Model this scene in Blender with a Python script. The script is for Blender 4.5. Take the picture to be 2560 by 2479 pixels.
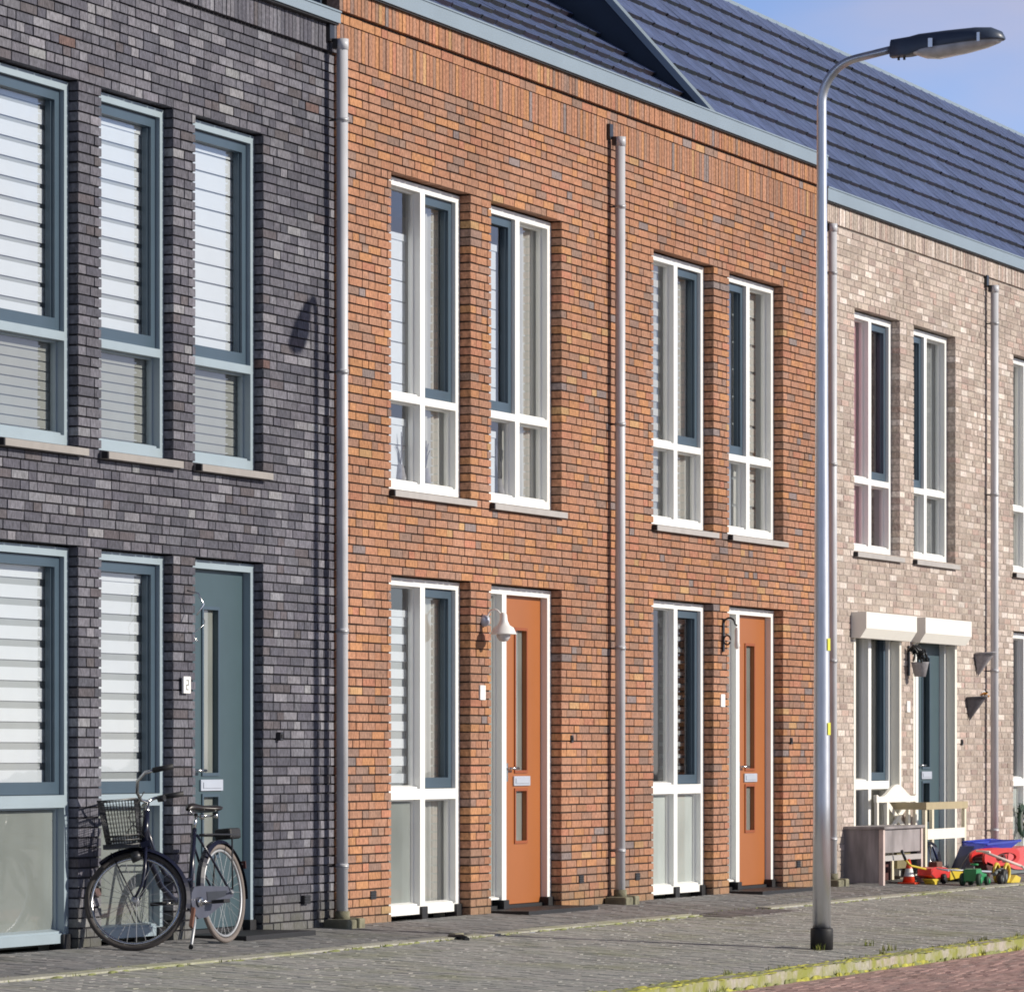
import bpy, bmesh, math, random
from mathutils import Vector, Matrix, Euler
random.seed(7)
R = math.radians
scene = bpy.context.scene
for o in list(bpy.data.objects): bpy.data.objects.remove(o, do_unlink=True)

# ------------------------------------------------------------------ camera
cam_d = bpy.data.cameras.new('camera'); cam = bpy.data.objects.new('camera', cam_d)
scene.collection.objects.link(cam); scene.camera = cam
cam.location = (0, -13.18, 1.193)
cam.rotation_euler = (R(90), 0, R(22 - 90))
cam_d.lens = 162.2; cam_d.sensor_width = 36; cam_d.sensor_fit = 'HORIZONTAL'
cam_d.shift_y = 0.2527; cam_d.clip_start = 0.5; cam_d.clip_end = 3000
scene.render.resolution_x = 1024; scene.render.resolution_y = 991

# ------------------------------------------------------------------ sky + sun
SUN = Vector((0.28, -1.0, 0.445)).normalized()
EL = math.asin(SUN.z); AZ = math.atan2(SUN.x, SUN.y)
w = bpy.data.worlds.new("World"); scene.world = w; w.use_nodes = True
nt = w.node_tree; nt.nodes.clear()
out = nt.nodes.new('ShaderNodeOutputWorld'); bg = nt.nodes.new('ShaderNodeBackground')
sky = nt.nodes.new('ShaderNodeTexSky'); sky.sky_type = 'NISHITA'; sky.sun_disc = False
sky.sun_elevation = EL; sky.sun_rotation = AZ; sky.air_density = 1.0; sky.dust_density = 0.3; sky.ozone_density = 2.5
tc = nt.nodes.new('ShaderNodeTexCoord'); mp = nt.nodes.new('ShaderNodeMapping')
mp.inputs['Scale'].default_value = (3.0, 3.0, 6.5); mp.inputs['Location'].default_value = (0.35, 0.2, 0.1)
nz = nt.nodes.new('ShaderNodeTexNoise'); nz.inputs['Scale'].default_value = 2.2; nz.inputs['Detail'].default_value = 5
nz.inputs['Roughness'].default_value = 0.45; nz.inputs['Distortion'].default_value = 0.5
rp = nt.nodes.new('ShaderNodeValToRGB'); rp.color_ramp.elements[0].position = 0.42; rp.color_ramp.elements[1].position = 0.60
rp.color_ramp.elements[0].color = (0.08, 0.08, 0.08, 1); rp.color_ramp.elements[1].color = (0.75, 0.75, 0.75, 1)
tint = nt.nodes.new('ShaderNodeMix'); tint.data_type = 'RGBA'; tint.blend_type = 'MULTIPLY'; tint.inputs[0].default_value = 1
tint.inputs[7].default_value = (0.80, 0.88, 1.25, 1)
cl = nt.nodes.new('ShaderNodeMix'); cl.data_type = 'RGBA'; cl.inputs[7].default_value = (3.8, 3.8, 4.95, 1)
sxyz = nt.nodes.new('ShaderNodeSeparateXYZ'); hz = nt.nodes.new('ShaderNodeMapRange'); hz.interpolation_type = 'SMOOTHSTEP'
hz.inputs[1].default_value = 0.10; hz.inputs[2].default_value = 0.36; hz.inputs[3].default_value = 1.62; hz.inputs[4].default_value = 0.33
nt.links.new(tc.outputs['Generated'], sxyz.inputs[0]); nt.links.new(sxyz.outputs['Z'], hz.inputs[0])
nt.links.new(tc.outputs['Generated'], mp.inputs['Vector']); nt.links.new(mp.outputs[0], nz.inputs['Vector'])
nt.links.new(nz.outputs['Fac'], rp.inputs['Fac']); nt.links.new(sky.outputs[0], tint.inputs[6])
nt.links.new(tint.outputs[2], cl.inputs[6]); nt.links.new(rp.outputs[0], cl.inputs[0])
hm = nt.nodes.new('ShaderNodeVectorMath'); hm.operation = 'SCALE'; nt.links.new(cl.outputs[2], hm.inputs[0]); nt.links.new(hz.outputs[0], hm.inputs['Scale'])
nt.links.new(hm.outputs[0], bg.inputs['Color']); bg.inputs['Strength'].default_value = 0.095
nt.links.new(bg.outputs[0], out.inputs['Surface'])
sd = bpy.data.lights.new('sun', 'SUN'); sd.energy = 4.85; sd.angle = R(0.5); sd.color = (1.0, 0.93, 0.82)
so = bpy.data.objects.new('sun', sd); scene.collection.objects.link(so)
so.rotation_euler = SUN.to_track_quat('Z', 'Y').to_euler()
scene.view_settings.view_transform = 'Standard'; scene.view_settings.look = 'None'
scene.view_settings.exposure = 0.0; scene.view_settings.gamma = 1.0
try:
    scene.cycles.filter_width = 1.8
    scene.cycles.max_bounces = 6; scene.cycles.transparent_max_bounces = 12
except Exception: pass

# ------------------------------------------------------------------ materials
def newmat(name):
    m = bpy.data.materials.new(name); m.use_nodes = True
    b = m.node_tree.nodes['Principled BSDF']; return m, m.node_tree, b
def plain(name, col, rough=0.6, metal=0.0, noise=0.12, nscale=6.0, bump=0.0, bscale=60, spec=0.5, stretch=(1, 1, 1)):
    m, t, b = newmat(name)
    b.inputs['Roughness'].default_value = rough; b.inputs['Metallic'].default_value = metal
    b.inputs['Specular IOR Level'].default_value = spec
    tc = t.nodes.new('ShaderNodeTexCoord'); mp = t.nodes.new('ShaderNodeMapping'); mp.inputs['Scale'].default_value = stretch
    t.links.new(tc.outputs['Object'], mp.inputs[0])
    n = t.nodes.new('ShaderNodeTexNoise'); n.inputs['Scale'].default_value = nscale; n.inputs['Detail'].default_value = 6
    t.links.new(mp.outputs[0], n.inputs['Vector'])
    mr = t.nodes.new('ShaderNodeMapRange'); mr.inputs[1].default_value = 0.25; mr.inputs[2].default_value = 0.75
    mr.inputs[3].default_value = 1 - noise; mr.inputs[4].default_value = 1 + noise
    t.links.new(n.outputs['Fac'], mr.inputs[0])
    mx = t.nodes.new('ShaderNodeMix'); mx.data_type = 'RGBA'; mx.blend_type = 'MULTIPLY'; mx.inputs[0].default_value = 1
    mx.inputs[6].default_value = (*col, 1); t.links.new(mr.outputs[0], mx.inputs[7]); t.links.new(mx.outputs[2], b.inputs['Base Color'])
    if bump:
        n2 = t.nodes.new('ShaderNodeTexNoise'); n2.inputs['Scale'].default_value = bscale; n2.inputs['Detail'].default_value = 4
        t.links.new(mp.outputs[0], n2.inputs['Vector'])
        bp = t.nodes.new('ShaderNodeBump'); bp.inputs['Strength'].default_value = bump; bp.inputs['Distance'].default_value = 0.01
        t.links.new(n2.outputs['Fac'], bp.inputs['Height']); t.links.new(bp.outputs[0], b.inputs['Normal'])
    return m
def colmat(name, rough=0.85, noise=0.25, nscale=45, bump=0.5, bdist=0.006, spec=0.3, moss=0.0, stretch=(1, 1, 1), weather=0.0):
    """per-face colour attribute (each brick / tile its own fired colour) with fine mottling"""
    m, t, b = newmat(name)
    b.inputs['Roughness'].default_value = rough; b.inputs['Specular IOR Level'].default_value = spec
    at = t.nodes.new('ShaderNodeAttribute'); at.attribute_name = 'Col'
    tc = t.nodes.new('ShaderNodeTexCoord'); mp = t.nodes.new('ShaderNodeMapping'); mp.inputs['Scale'].default_value = stretch
    t.links.new(tc.outputs['Object'], mp.inputs[0])
    n = t.nodes.new('ShaderNodeTexNoise'); n.inputs['Scale'].default_value = nscale; n.inputs['Detail'].default_value = 5
    t.links.new(mp.outputs[0], n.inputs['Vector'])
    mr = t.nodes.new('ShaderNodeMapRange'); mr.inputs[1].default_value = 0.25; mr.inputs[2].default_value = 0.75
    mr.inputs[3].default_value = 1 - noise; mr.inputs[4].default_value = 1 + noise
    t.links.new(n.outputs['Fac'], mr.inputs[0])
    mx = t.nodes.new('ShaderNodeMix'); mx.data_type = 'RGBA'; mx.blend_type = 'MULTIPLY'; mx.inputs[0].default_value = 1
    t.links.new(at.outputs['Color'], mx.inputs[6]); t.links.new(mr.outputs[0], mx.inputs[7])
    last = mx.outputs[2]
    if weather:
        mpw = t.nodes.new('ShaderNodeMapping'); mpw.inputs['Scale'].default_value = (1.0, 1.0, 0.35); t.links.new(tc.outputs['Object'], mpw.inputs[0])
        nw = t.nodes.new('ShaderNodeTexNoise'); nw.inputs['Scale'].default_value = 2.4; nw.inputs['Detail'].default_value = 8; nw.inputs['Roughness'].default_value = 0.65
        t.links.new(mpw.outputs[0], nw.inputs['Vector'])
        mw = t.nodes.new('ShaderNodeMapRange'); mw.inputs[1].default_value = 0.3; mw.inputs[2].default_value = 0.7; mw.inputs[3].default_value = 1 - weather; mw.inputs[4].default_value = 1 + weather
        t.links.new(nw.outputs['Fac'], mw.inputs[0]); xw = t.nodes.new('ShaderNodeMix'); xw.data_type = 'RGBA'; xw.blend_type = 'MULTIPLY'; xw.inputs[0].default_value = 1
        t.links.new(last, xw.inputs[6]); t.links.new(mw.outputs[0], xw.inputs[7]); last = xw.outputs[2]
    if moss:
        # green growth that sits on the lowest courses
        sx = t.nodes.new('ShaderNodeSeparateXYZ'); t.links.new(tc.outputs['Object'], sx.inputs[0])
        m2 = t.nodes.new('ShaderNodeMapRange'); m2.inputs[1].default_value = 0.0; m2.inputs[2].default_value = moss
        m2.inputs[3].default_value = 0.75; m2.inputs[4].default_value = 0.0; t.links.new(sx.outputs['Z'], m2.inputs[0])
        n3 = t.nodes.new('ShaderNodeTexNoise'); n3.inputs['Scale'].default_value = 3.0; t.links.new(tc.outputs['Object'], n3.inputs['Vector'])
        mm = t.nodes.new('ShaderNodeMath'); mm.operation = 'MULTIPLY'; t.links.new(m2.outputs[0], mm.inputs[0]); t.links.new(n3.outputs['Fac'], mm.inputs[1])
        m4 = t.nodes.new('ShaderNodeMix'); m4.data_type = 'RGBA'; m4.inputs[7].default_value = (0.16, 0.16, 0.09, 1)
        t.links.new(mm.outputs[0], m4.inputs[0]); t.links.new(last, m4.inputs[6]); last = m4.outputs[2]
    t.links.new(last, b.inputs['Base Color'])
    bp = t.nodes.new('ShaderNodeBump'); bp.inputs['Strength'].default_value = bump; bp.inputs['Distance'].default_value = bdist
    t.links.new(n.outputs['Fac'], bp.inputs['Height']); t.links.new(bp.outputs[0], b.inputs['Normal'])
    return m
def glassmat(name, tintc=(0.88, 0.90, 0.91), ior=2.5, film=None, filmf=0.0):
    m, t, b = newmat(name); t.nodes.remove(b)
    o = t.nodes['Material Output']
    tr = t.nodes.new('ShaderNodeBsdfTransparent'); tr.inputs['Color'].default_value = (*tintc, 1)
    gl = t.nodes.new('ShaderNodeBsdfGlossy'); gl.inputs['Roughness'].default_value = 0.02
    tc = t.nodes.new('ShaderNodeTexCoord'); n = t.nodes.new('ShaderNodeTexNoise'); n.inputs['Scale'].default_value = 1.3
    t.links.new(tc.outputs['Object'], n.inputs['Vector'])
    bp = t.nodes.new('ShaderNodeBump'); bp.inputs['Strength'].default_value = 0.12; bp.inputs['Distance'].default_value = 0.03
    t.links.new(n.outputs['Fac'], bp.inputs['Height']); t.links.new(bp.outputs[0], gl.inputs['Normal'])
    lw = t.nodes.new('ShaderNodeLayerWeight'); lw.inputs['Blend'].default_value = 0.5
    pw = t.nodes.new('ShaderNodeMath'); pw.operation = 'POWER'; pw.inputs[1].default_value = 3.0; t.links.new(lw.outputs['Facing'], pw.inputs[0])
    fr = t.nodes.new('ShaderNodeMath'); fr.operation = 'MULTIPLY_ADD'; fr.inputs[1].default_value = 0.85; fr.inputs[2].default_value = 0.09; t.links.new(pw.outputs[0], fr.inputs[0])
    mx = t.nodes.new('ShaderNodeMixShader'); t.links.new(fr.outputs[0], mx.inputs[0])
    src = tr.outputs[0]
    if film:
        df = t.nodes.new('ShaderNodeBsdfDiffuse'); df.inputs['Color'].default_value = (*film, 1)
        tl = t.nodes.new('ShaderNodeBsdfTranslucent'); tl.inputs['Color'].default_value = (*film, 1)
        m0 = t.nodes.new('ShaderNodeMixShader'); m0.inputs[0].default_value = 0.35
        t.links.new(df.outputs[0], m0.inputs[1]); t.links.new(tl.outputs[0], m0.inputs[2])
        m1 = t.nodes.new('ShaderNodeMixShader'); m1.inputs[0].default_value = filmf
        n2 = t.nodes.new('ShaderNodeTexNoise'); n2.inputs['Scale'].default_value = 2.0
        t.links.new(tc.outputs['Object'], n2.inputs['Vector'])
        mr = t.nodes.new('ShaderNodeMapRange'); mr.inputs[3].default_value = filmf - 0.25; mr.inputs[4].default_value = filmf + 0.25
        t.links.new(n2.outputs['Fac'], mr.inputs[0]); t.links.new(mr.outputs[0], m1.inputs[0])
        t.links.new(tr.outputs[0], m1.inputs[1]); t.links.new(m0.outputs[0], m1.inputs[2]); src = m1.outputs[0]
    t.links.new(src, mx.inputs[1]); t.links.new(gl.outputs[0], mx.inputs[2]); t.links.new(mx.outputs[0], o.inputs['Surface'])
    return m

M = {}
M['brick'] = colmat('fired_brick', moss=0.30, noise=.42, nscale=38, bump=.9, bdist=.010, stretch=(1.6, 1, .7), weather=.13)
M['brick_plain'] = colmat('fired_brick_clean', noise=.38, nscale=38, bump=.9, bdist=.010, weather=.13)
M['tile'] = colmat('roof_tile', rough=0.48, noise=0.22, nscale=9, bump=0.35, spec=0.5, weather=.12)
M['mortar_dark'] = plain('dark_mortar', (0.042, 0.026, 0.019), 0.95, noise=0.2, nscale=20)
M['mortar_black'] = plain('black_mortar', (0.02, 0.019, 0.024), 0.95, noise=0.2, nscale=20)
M['mortar_pale'] = plain('brown_mortar', (0.36, 0.31, 0.275), 0.95, noise=0.2, nscale=20)
M['white'] = plain('white_paint', (0.86, 0.86, 0.83), 0.4, noise=0.03, nscale=3)
M['palegrey'] = plain('pale_blue_grey_paint', (0.31, 0.38, 0.425), 0.4, noise=0.04)
M['slate'] = plain('slate_blue_paint', (0.055, 0.088, 0.12), 0.38, noise=0.06)
M['teal'] = plain('grey_teal_paint', (0.050, 0.086, 0.102), 0.45, noise=0.05)
M['orange'] = plain('orange_paint', (0.36, 0.118, 0.030), 0.42, noise=0.05, nscale=2)
M['orange_dark'] = plain('orange_paint_moulding', (0.30, 0.075, 0.02), 0.5, noise=0.05, nscale=2)
M['zinc'] = plain('zinc_fascia', (0.245, 0.305, 0.355), 0.45, metal=0.1, noise=0.06, nscale=2)
M['navy'] = plain('dark_blue_cladding', (0.018, 0.035, 0.06), 0.5, noise=0.1)
M['sill'] = plain('stone_sill', (0.40, 0.38, 0.37), 0.8, noise=0.08, nscale=12)
M['sill_beige'] = plain('beige_stone_sill', (0.31, 0.29, 0.275), 0.8, noise=0.08, nscale=12)
M['pipe'] = plain('grey_downpipe', (0.57, 0.58, 0.615), 0.42, noise=0.14, nscale=9, stretch=(1, 1, .35))
M['black'] = plain('black_rubber', (0.012, 0.012, 0.014), 0.6, noise=0.2)
M['iron'] = plain('black_iron', (0.02, 0.021, 0.025), 0.4, noise=0.2)
M['stone'] = plain('mossy_concrete', (0.20, 0.19, 0.13), 0.95, noise=0.45, nscale=9, bump=0.4)
M['alu'] = plain('brushed_aluminium', (0.66, 0.67, 0.70), 0.34, metal=0.88, noise=0.12, nscale=10, stretch=(1, 1, .3), bump=.12, bscale=25)
M['galv'] = plain('galvanised_steel', (0.42, 0.43, 0.45), 0.5, metal=0.6, noise=0.12)
M['chrome'] = plain('worn_chrome', (0.62, 0.62, 0.62), 0.22, metal=1.0, noise=0.1)
M['steel'] = plain('satin_steel', (0.52, 0.56, 0.64), 0.4, metal=0.3, noise=0.04)
M['lampshell'] = plain('lamp_shell', (0.055, 0.075, 0.115), 0.4, noise=0.1)
M['lampbowl'] = plain('lamp_bowl', (0.55, 0.54, 0.55), 0.15, noise=0.25, nscale=12)
M['bikeframe'] = plain('bike_black_blue', (0.012, 0.014, 0.03), 0.25, noise=0.2)
M['tyre'] = plain('tyre_rubber', (0.05, 0.043, 0.04), 0.75, noise=0.2)
M['tyre_tan'] = plain('dusty_tyre', (0.19, 0.16, 0.145), 0.8, noise=0.2)
M['chaincase'] = plain('chaincase_grey', (0.06, 0.064, 0.09), 0.45, noise=0.2)
M['rust'] = plain('rusty_flap', (0.16, 0.07, 0.045), 0.7, noise=0.3)
M['leather'] = plain('saddle_vinyl', (0.02, 0.016, 0.016), 0.32, noise=0.15)
M['plaster'] = plain('room_plaster', (0.42, 0.42, 0.39), 0.9, noise=0.04)
M['blindw'] = plain('blind_fabric', (0.70, 0.73, 0.76), 0.8, noise=0.02)
M['blindg'] = plain('blind_sheer', (0.36, 0.38, 0.38), 0.9, noise=0.04)
M['blind_dull'] = plain('blind_dull', (0.34, 0.345, 0.32), 0.9, noise=0.05)
M['curtain'] = plain('curtain_grey', (0.58, 0.57, 0.53), 0.9, noise=0.06)
M['curtain_pink'] = plain('curtain_mauve', (0.50, 0.22, 0.27), 0.9, noise=0.08)
M['cream'] = plain('cream_paint', (0.74, 0.68, 0.52), 0.55, noise=0.08, nscale=5)
M['creamw'] = plain('cream_white_paint', (0.82, 0.79, 0.70), 0.5, noise=0.03)
M['weathered'] = plain('weathered_plywood', (0.27, 0.245, 0.25), 0.9, noise=0.45, nscale=4, stretch=(1, 3, .6))
M['shutter'] = plain('shutter_enamel', (0.86, 0.84, 0.78), 0.4, noise=0.02)
M['red'] = plain('red_plastic', (0.62, 0.035, 0.03), 0.35, noise=0.08)
M['pinkred'] = plain('sunbleached_red_plastic', (0.68, 0.11, 0.11), 0.4, noise=0.1)
M['conered'] = plain('cone_orange_red', (0.80, 0.07, 0.025), 0.4, noise=0.05)
M['blue'] = plain('blue_plastic', (0.03, 0.05, 0.42), 0.35, noise=0.1)
M['darkblue'] = plain('dark_blue_plastic', (0.012, 0.02, 0.09), 0.4, noise=0.1)
M['green'] = plain('green_plastic', (0.02, 0.24, 0.08), 0.35, noise=0.1)
M['yellow'] = plain('yellow_plastic', (0.66, 0.50, 0.05), 0.35, noise=0.08)
M['grey'] = plain('grey_plastic', (0.16, 0.18, 0.18), 0.5, noise=0.1)
M['wicker'] = plain('grey_zinc_pot', (0.30, 0.29, 0.31), 0.7, noise=0.25, nscale=30)
M['wicker_dark'] = plain('dark_grey_pot', (0.12, 0.115, 0.13), 0.7, noise=0.25, nscale=30)
M['flower'] = plain('orange_petals', (0.75, 0.30, 0.02), 0.7, noise=0.2)
M['leaf'] = plain('dark_leaves', (0.02, 0.05, 0.03), 0.7, noise=0.3)
M['grass'] = plain('grass_blades', (0.13, 0.17, 0.03), 0.8, noise=0.3)
M['sticker'] = plain('yellow_sticker', (0.72, 0.72, 0.06), 0.5, noise=0.05)
M['darkred'] = plain('dark_red_board', (.07, .02, .02), .8, noise=.3)
M['glass'] = glassmat('window_glass')
M['film'] = glassmat('frosted_glass', film=(0.56, 0.62, 0.59), filmf=0.62)
M['film_white'] = glassmat('frosted_white_glass', film=(0.72, 0.79, 0.76), filmf=0.95)
M['slitglass'] = glassmat('door_glass', film=(0.50, 0.54, 0.50), filmf=0.7)

# ------------------------------------------------------------------ mesh builder
COL = scene.collection
class MB:
    def __init__(s): s.v = []; s.f = []; s.m = []; s.c = []; s.mats = []; s.sm = []
    def mi(s, m):
        if m not in s.mats: s.mats.append(m)
        return s.mats.index(m)
    def face(s, pts, m, col=None, smooth=False):
        i = len(s.v); s.v += [tuple(p) for p in pts]; s.f.append(tuple(range(i, i + len(pts)))); s.m.append(s.mi(m)); s.c.append(col); s.sm.append(smooth)
    def box(s, x0, x1, y0, y1, z0, z1, m, col=None, skip='', mat=None):
        P = [Vector(p) for p in ((x0, y0, z0), (x1, y0, z0), (x1, y1, z0), (x0, y1, z0), (x0, y0, z1), (x1, y0, z1), (x1, y1, z1), (x0, y1, z1))]
        if mat is not None: P = [mat @ p for p in P]
        i = len(s.v); s.v += [tuple(p) for p in P]
        for k, q in (('z0', (3, 2, 1, 0)), ('z1', (4, 5, 6, 7)), ('y0', (0, 1, 5, 4)), ('y1', (2, 3, 7, 6)), ('x0', (3, 0, 4, 7)), ('x1', (1, 2, 6, 5))):
            if k in skip: continue
            s.f.append(tuple(i + a for a in q)); s.m.append(s.mi(m)); s.c.append(col); s.sm.append(False)
    def tube(s, pts, r, m, n=12, cap=True, closed=False, flat=1.0):
        pts = [Vector(p) for p in pts]; rs = r if isinstance(r, (list, tuple)) else [r] * len(pts)
        i0 = len(s.v); N = len(pts); prev = None
        for k, p in enumerate(pts):
            if closed: d = pts[(k + 1) % N] - pts[k - 1]
            else: d = (pts[min(k + 1, N - 1)] - pts[max(k - 1, 0)])
            d.normalize()
            if prev is None:
                a = Vector((0, 0, 1)) if abs(d.z) < 0.9 else Vector((1, 0, 0)); u = d.cross(a).normalized()
            else: u = (prev - d * prev.dot(d)).normalized()
            prev = u; vv = d.cross(u)
            for j in range(n):
                t = 2 * math.pi * j / n; s.v.append(tuple(p + (u * math.cos(t) + vv * math.sin(t) * flat) * rs[k]))
        for k in range(N if closed else N - 1):
            a = i0 + k * n; b = i0 + ((k + 1) % N) * n
            for j in range(n):
                s.f.append((a + j, a + (j + 1) % n, b + (j + 1) % n, b + j)); s.m.append(s.mi(m)); s.c.append(None); s.sm.append(True)
        if cap and not closed:
            for k, rev in ((0, True), (N - 1, False)):
                q = [i0 + k * n + j for j in range(n)]
                if rev: q = q[::-1]
                s.f.append(tuple(q)); s.m.append(s.mi(m)); s.c.append(None); s.sm.append(False)
    def lathe(s, prof, c, m, n=20, axis='z', mat=None):
        c = Vector(c); i0 = len(s.v)
        for (r, h) in prof:
            for j in range(n):
                t = 2 * math.pi * j / n
                if axis == 'z': p = Vector((r * math.cos(t), r * math.sin(t), h))
                elif axis == 'y': p = Vector((r * math.cos(t), h, r * math.sin(t)))
                else: p = Vector((h, r * math.cos(t), r * math.sin(t)))
                if mat is not None: p = mat @ p
                s.v.append(tuple(c + p))
        for k in range(len(prof) - 1):
            for j in range(n):
                a = i0 + k * n; b = a + n
                s.f.append((a + j, a + (j + 1) % n, b + (j + 1) % n, b + j)); s.m.append(s.mi(m)); s.c.append(None); s.sm.append(True)
    def prism(s, poly, d, m):
        """poly: list of 3D points, extruded by vector d"""
        d = Vector(d); P = [Vector(p) for p in poly]; Q = [p + d for p in P]
        s.face(P, m); s.face(Q[::-1], m)
        for i in range(len(P)):
            j = (i + 1) % len(P); s.face([P[j], P[i], Q[i], Q[j]], m)
    def build(s, name, parent=None, bevel=0.0, loc=None, rot=None, fix=True):
        me = bpy.data.meshes.new(name); me.from_pydata(s.v, [], s.f)
        for m in s.mats: me.materials.append(M[m] if isinstance(m, str) else m)
        me.polygons.foreach_set('material_index', s.m)
        me.polygons.foreach_set('use_smooth', s.sm)
        if any(c is not None for c in s.c):
            ca = me.color_attributes.new('Col', 'FLOAT_COLOR', 'CORNER'); buf = []
            for f, c in zip(s.f, s.c):
                c = c or (0.5, 0.5, 0.5); buf += [c[0], c[1], c[2], 1.0] * len(f)
            ca.data.foreach_set('color', buf)
        elif fix:
            bm = bmesh.new(); bm.from_mesh(me); bmesh.ops.recalc_face_normals(bm, faces=bm.faces); bm.to_mesh(me); bm.free()
        me.update(); o = bpy.data.objects.new(name, me); COL.objects.link(o)
        if parent is not None: o.parent = parent
        if loc: o.location = loc
        if rot: o.rotation_euler = rot
        if bevel:
            b = o.modifiers.new('bevel', 'BEVEL'); b.width = bevel; b.segments = 2; b.limit_method = 'ANGLE'
        return o
def tag(o, label=None, cat=None, group=None, kind=None):
    if label: o['label'] = label
    if cat: o['category'] = cat
    if group: o['group'] = group
    if kind: o['kind'] = kind
    return o
def thing(name, label, cat, loc=(0, 0, 0), group=None):
    o = bpy.data.objects.new(name, None); COL.objects.link(o); o.location = loc; o.empty_display_size = 0.2
    return tag(o, label, cat, group)

# ------------------------------------------------------------------ brick colours
def jit(c, a):
    k = 1 + random.uniform(-a, a); return tuple(max(0.004, x * k * (1 + random.uniform(-a * .15, a * .15))) for x in c)
PAL = {
 'orange': [((0.370, 0.181, 0.108), 36), ((0.352, 0.185, 0.121), 30), ((0.416, 0.204, 0.101), 14), ((0.296, 0.172, 0.123), 13), ((0.381, 0.170, 0.108), 4),
            ((0.247, 0.160, 0.127), 5), ((0.223, 0.177, 0.170), 2.2), ((0.426, 0.253, 0.127), 1.6)],
 'dark': [((0.118, 0.115, 0.138), 34), ((0.088, 0.087, 0.108), 26), ((0.150, 0.147, 0.172), 24), ((0.20, 0.197, 0.222), 8), ((0.105, 0.094, 0.104), 7),
          ((0.23, 0.23, 0.245), 1.5), ((0.13, 0.085, 0.08), .3)],
 'beige': [((0.43, 0.358, 0.31), 36), ((0.375, 0.305, 0.263), 26), ((0.50, 0.42, 0.37), 22), ((0.60, 0.53, 0.48), 9), ((0.34, 0.265, 0.235), 6), ((0.45, 0.335, 0.29), 6)],
}
def pick(kind, x, z):
    pal = PAL[kind]
    ph = math.sin(x * 1.7 + 1.3 * z) + math.sin(z * 2.9 - x * 0.8) + math.sin(x * 4.1 - z * 3.3)
    r = random.uniform(0, sum(w_ for _, w_ in pal))
    for c, w_ in pal:
        r -= w_
        if r <= 0: break
    c = jit(c, 0.09)
    k = 1 + 0.04 * ph
    return tuple(v * k for v in c)

# walls built brick by brick (wild bond), openings left free
def brick_rows(mb, kind, x0, x1, z0, z1, n, ops, y0=0.0, depth=0.10, mat='brick', jx=0.0105, jz=0.0115):
    h = (z1 - z0) / n
    for r in range(n):
        a = z0 + r * h; b = a + h - jz; mid = (a + b) / 2
        spans = [(x0, x1)]
        for (ox0, ox1, oz0, oz1) in ops:
            if oz0 - (0.07 if oz0 > 1 else 0.002) < mid < oz1 + 0.002:
                ns = []
                for s0, s1 in spans:
                    if ox1 <= s0 or ox0 >= s1: ns.append((s0, s1)); continue
                    if ox0 > s0: ns.append((s0, ox0))
                    if ox1 < s1: ns.append((ox1, s1))
                spans = ns
        for s0, s1 in spans:
            x = s0; first = True
            while x < s1 - 0.012:
                L = 0.10 if random.random() < 0.42 else 0.21
                if first: L = random.choice([0.10, 0.155, 0.21]); first = False
                e = x + L
                if s1 - e < 0.05: e = s1
                e = min(e, s1)
                dy = random.uniform(-0.002, 0.002); ja = random.uniform(-.0012, .0012); jb = random.uniform(-.0016, .0010)
                ex = e if e >= s1 - 1e-6 else e - jx * 0
                mb.box(x, ex, y0 + dy, y0 + depth, a + ja, b + jb, mat, col=pick(kind, x, a), skip='y1')
                x = ex + jx + random.uniform(-.0015, .002)
def soldier_row(mb, kind, x0, x1, z0, z1, y0=-0.0, depth=0.1):
    x = x0
    while x < x1 - 0.02:
        e = min(x + 0.052 + random.uniform(-.003, .003), x1)
        mb.box(x, e, y0 + random.uniform(-.002, .002), y0 + depth, z0, z1, 'brick_plain', col=pick(kind, x * 3, z0), skip='y1')
        x = e + 0.009
def sheet_openings(mb, x0, x1, z0, z1, ops, yf, yb, m, grow=0.0, back=False):
    ops = [(a - grow, b + grow, c - grow, d + grow) for a, b, c, d in ops]
    xs = sorted({x0, x1, *[min(max(v, x0), x1) for o in ops for v in o[:2]]})
    zs = sorted({z0, z1, *[min(max(v, z0), z1) for o in ops for v in o[2:]]})
    def inside(x, z): return any(a < x < b and c < z < d for a, b, c, d in ops)
    for i in range(len(xs) - 1):
        for j in range(len(zs) - 1):
            if not inside((xs[i] + xs[i + 1]) / 2, (zs[j] + zs[j + 1]) / 2):
                mb.face([(xs[i], yf, zs[j]), (xs[i + 1], yf, zs[j]), (xs[i + 1], yf, zs[j + 1]), (xs[i], yf, zs[j + 1])], m)
                if back: mb.face([(xs[i + 1], yb, zs[j]), (xs[i], yb, zs[j]), (xs[i], yb, zs[j + 1]), (xs[i + 1], yb, zs[j + 1])], m)
    for a, b, c, d in ops:
        mb.face([(a, yf, c), (a, yb, c), (a, yb, d), (a, yf, d)], m); mb.face([(b, yf, c), (b, yf, d), (b, yb, d), (b, yb, c)], m)
        mb.face([(a, yf, d), (b, yf, d), (b, yb, d), (a, yb, d)], m); mb.face([(a, yf, c), (a, yb, c), (b, yb, c), (b, yf, c)], m)

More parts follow.
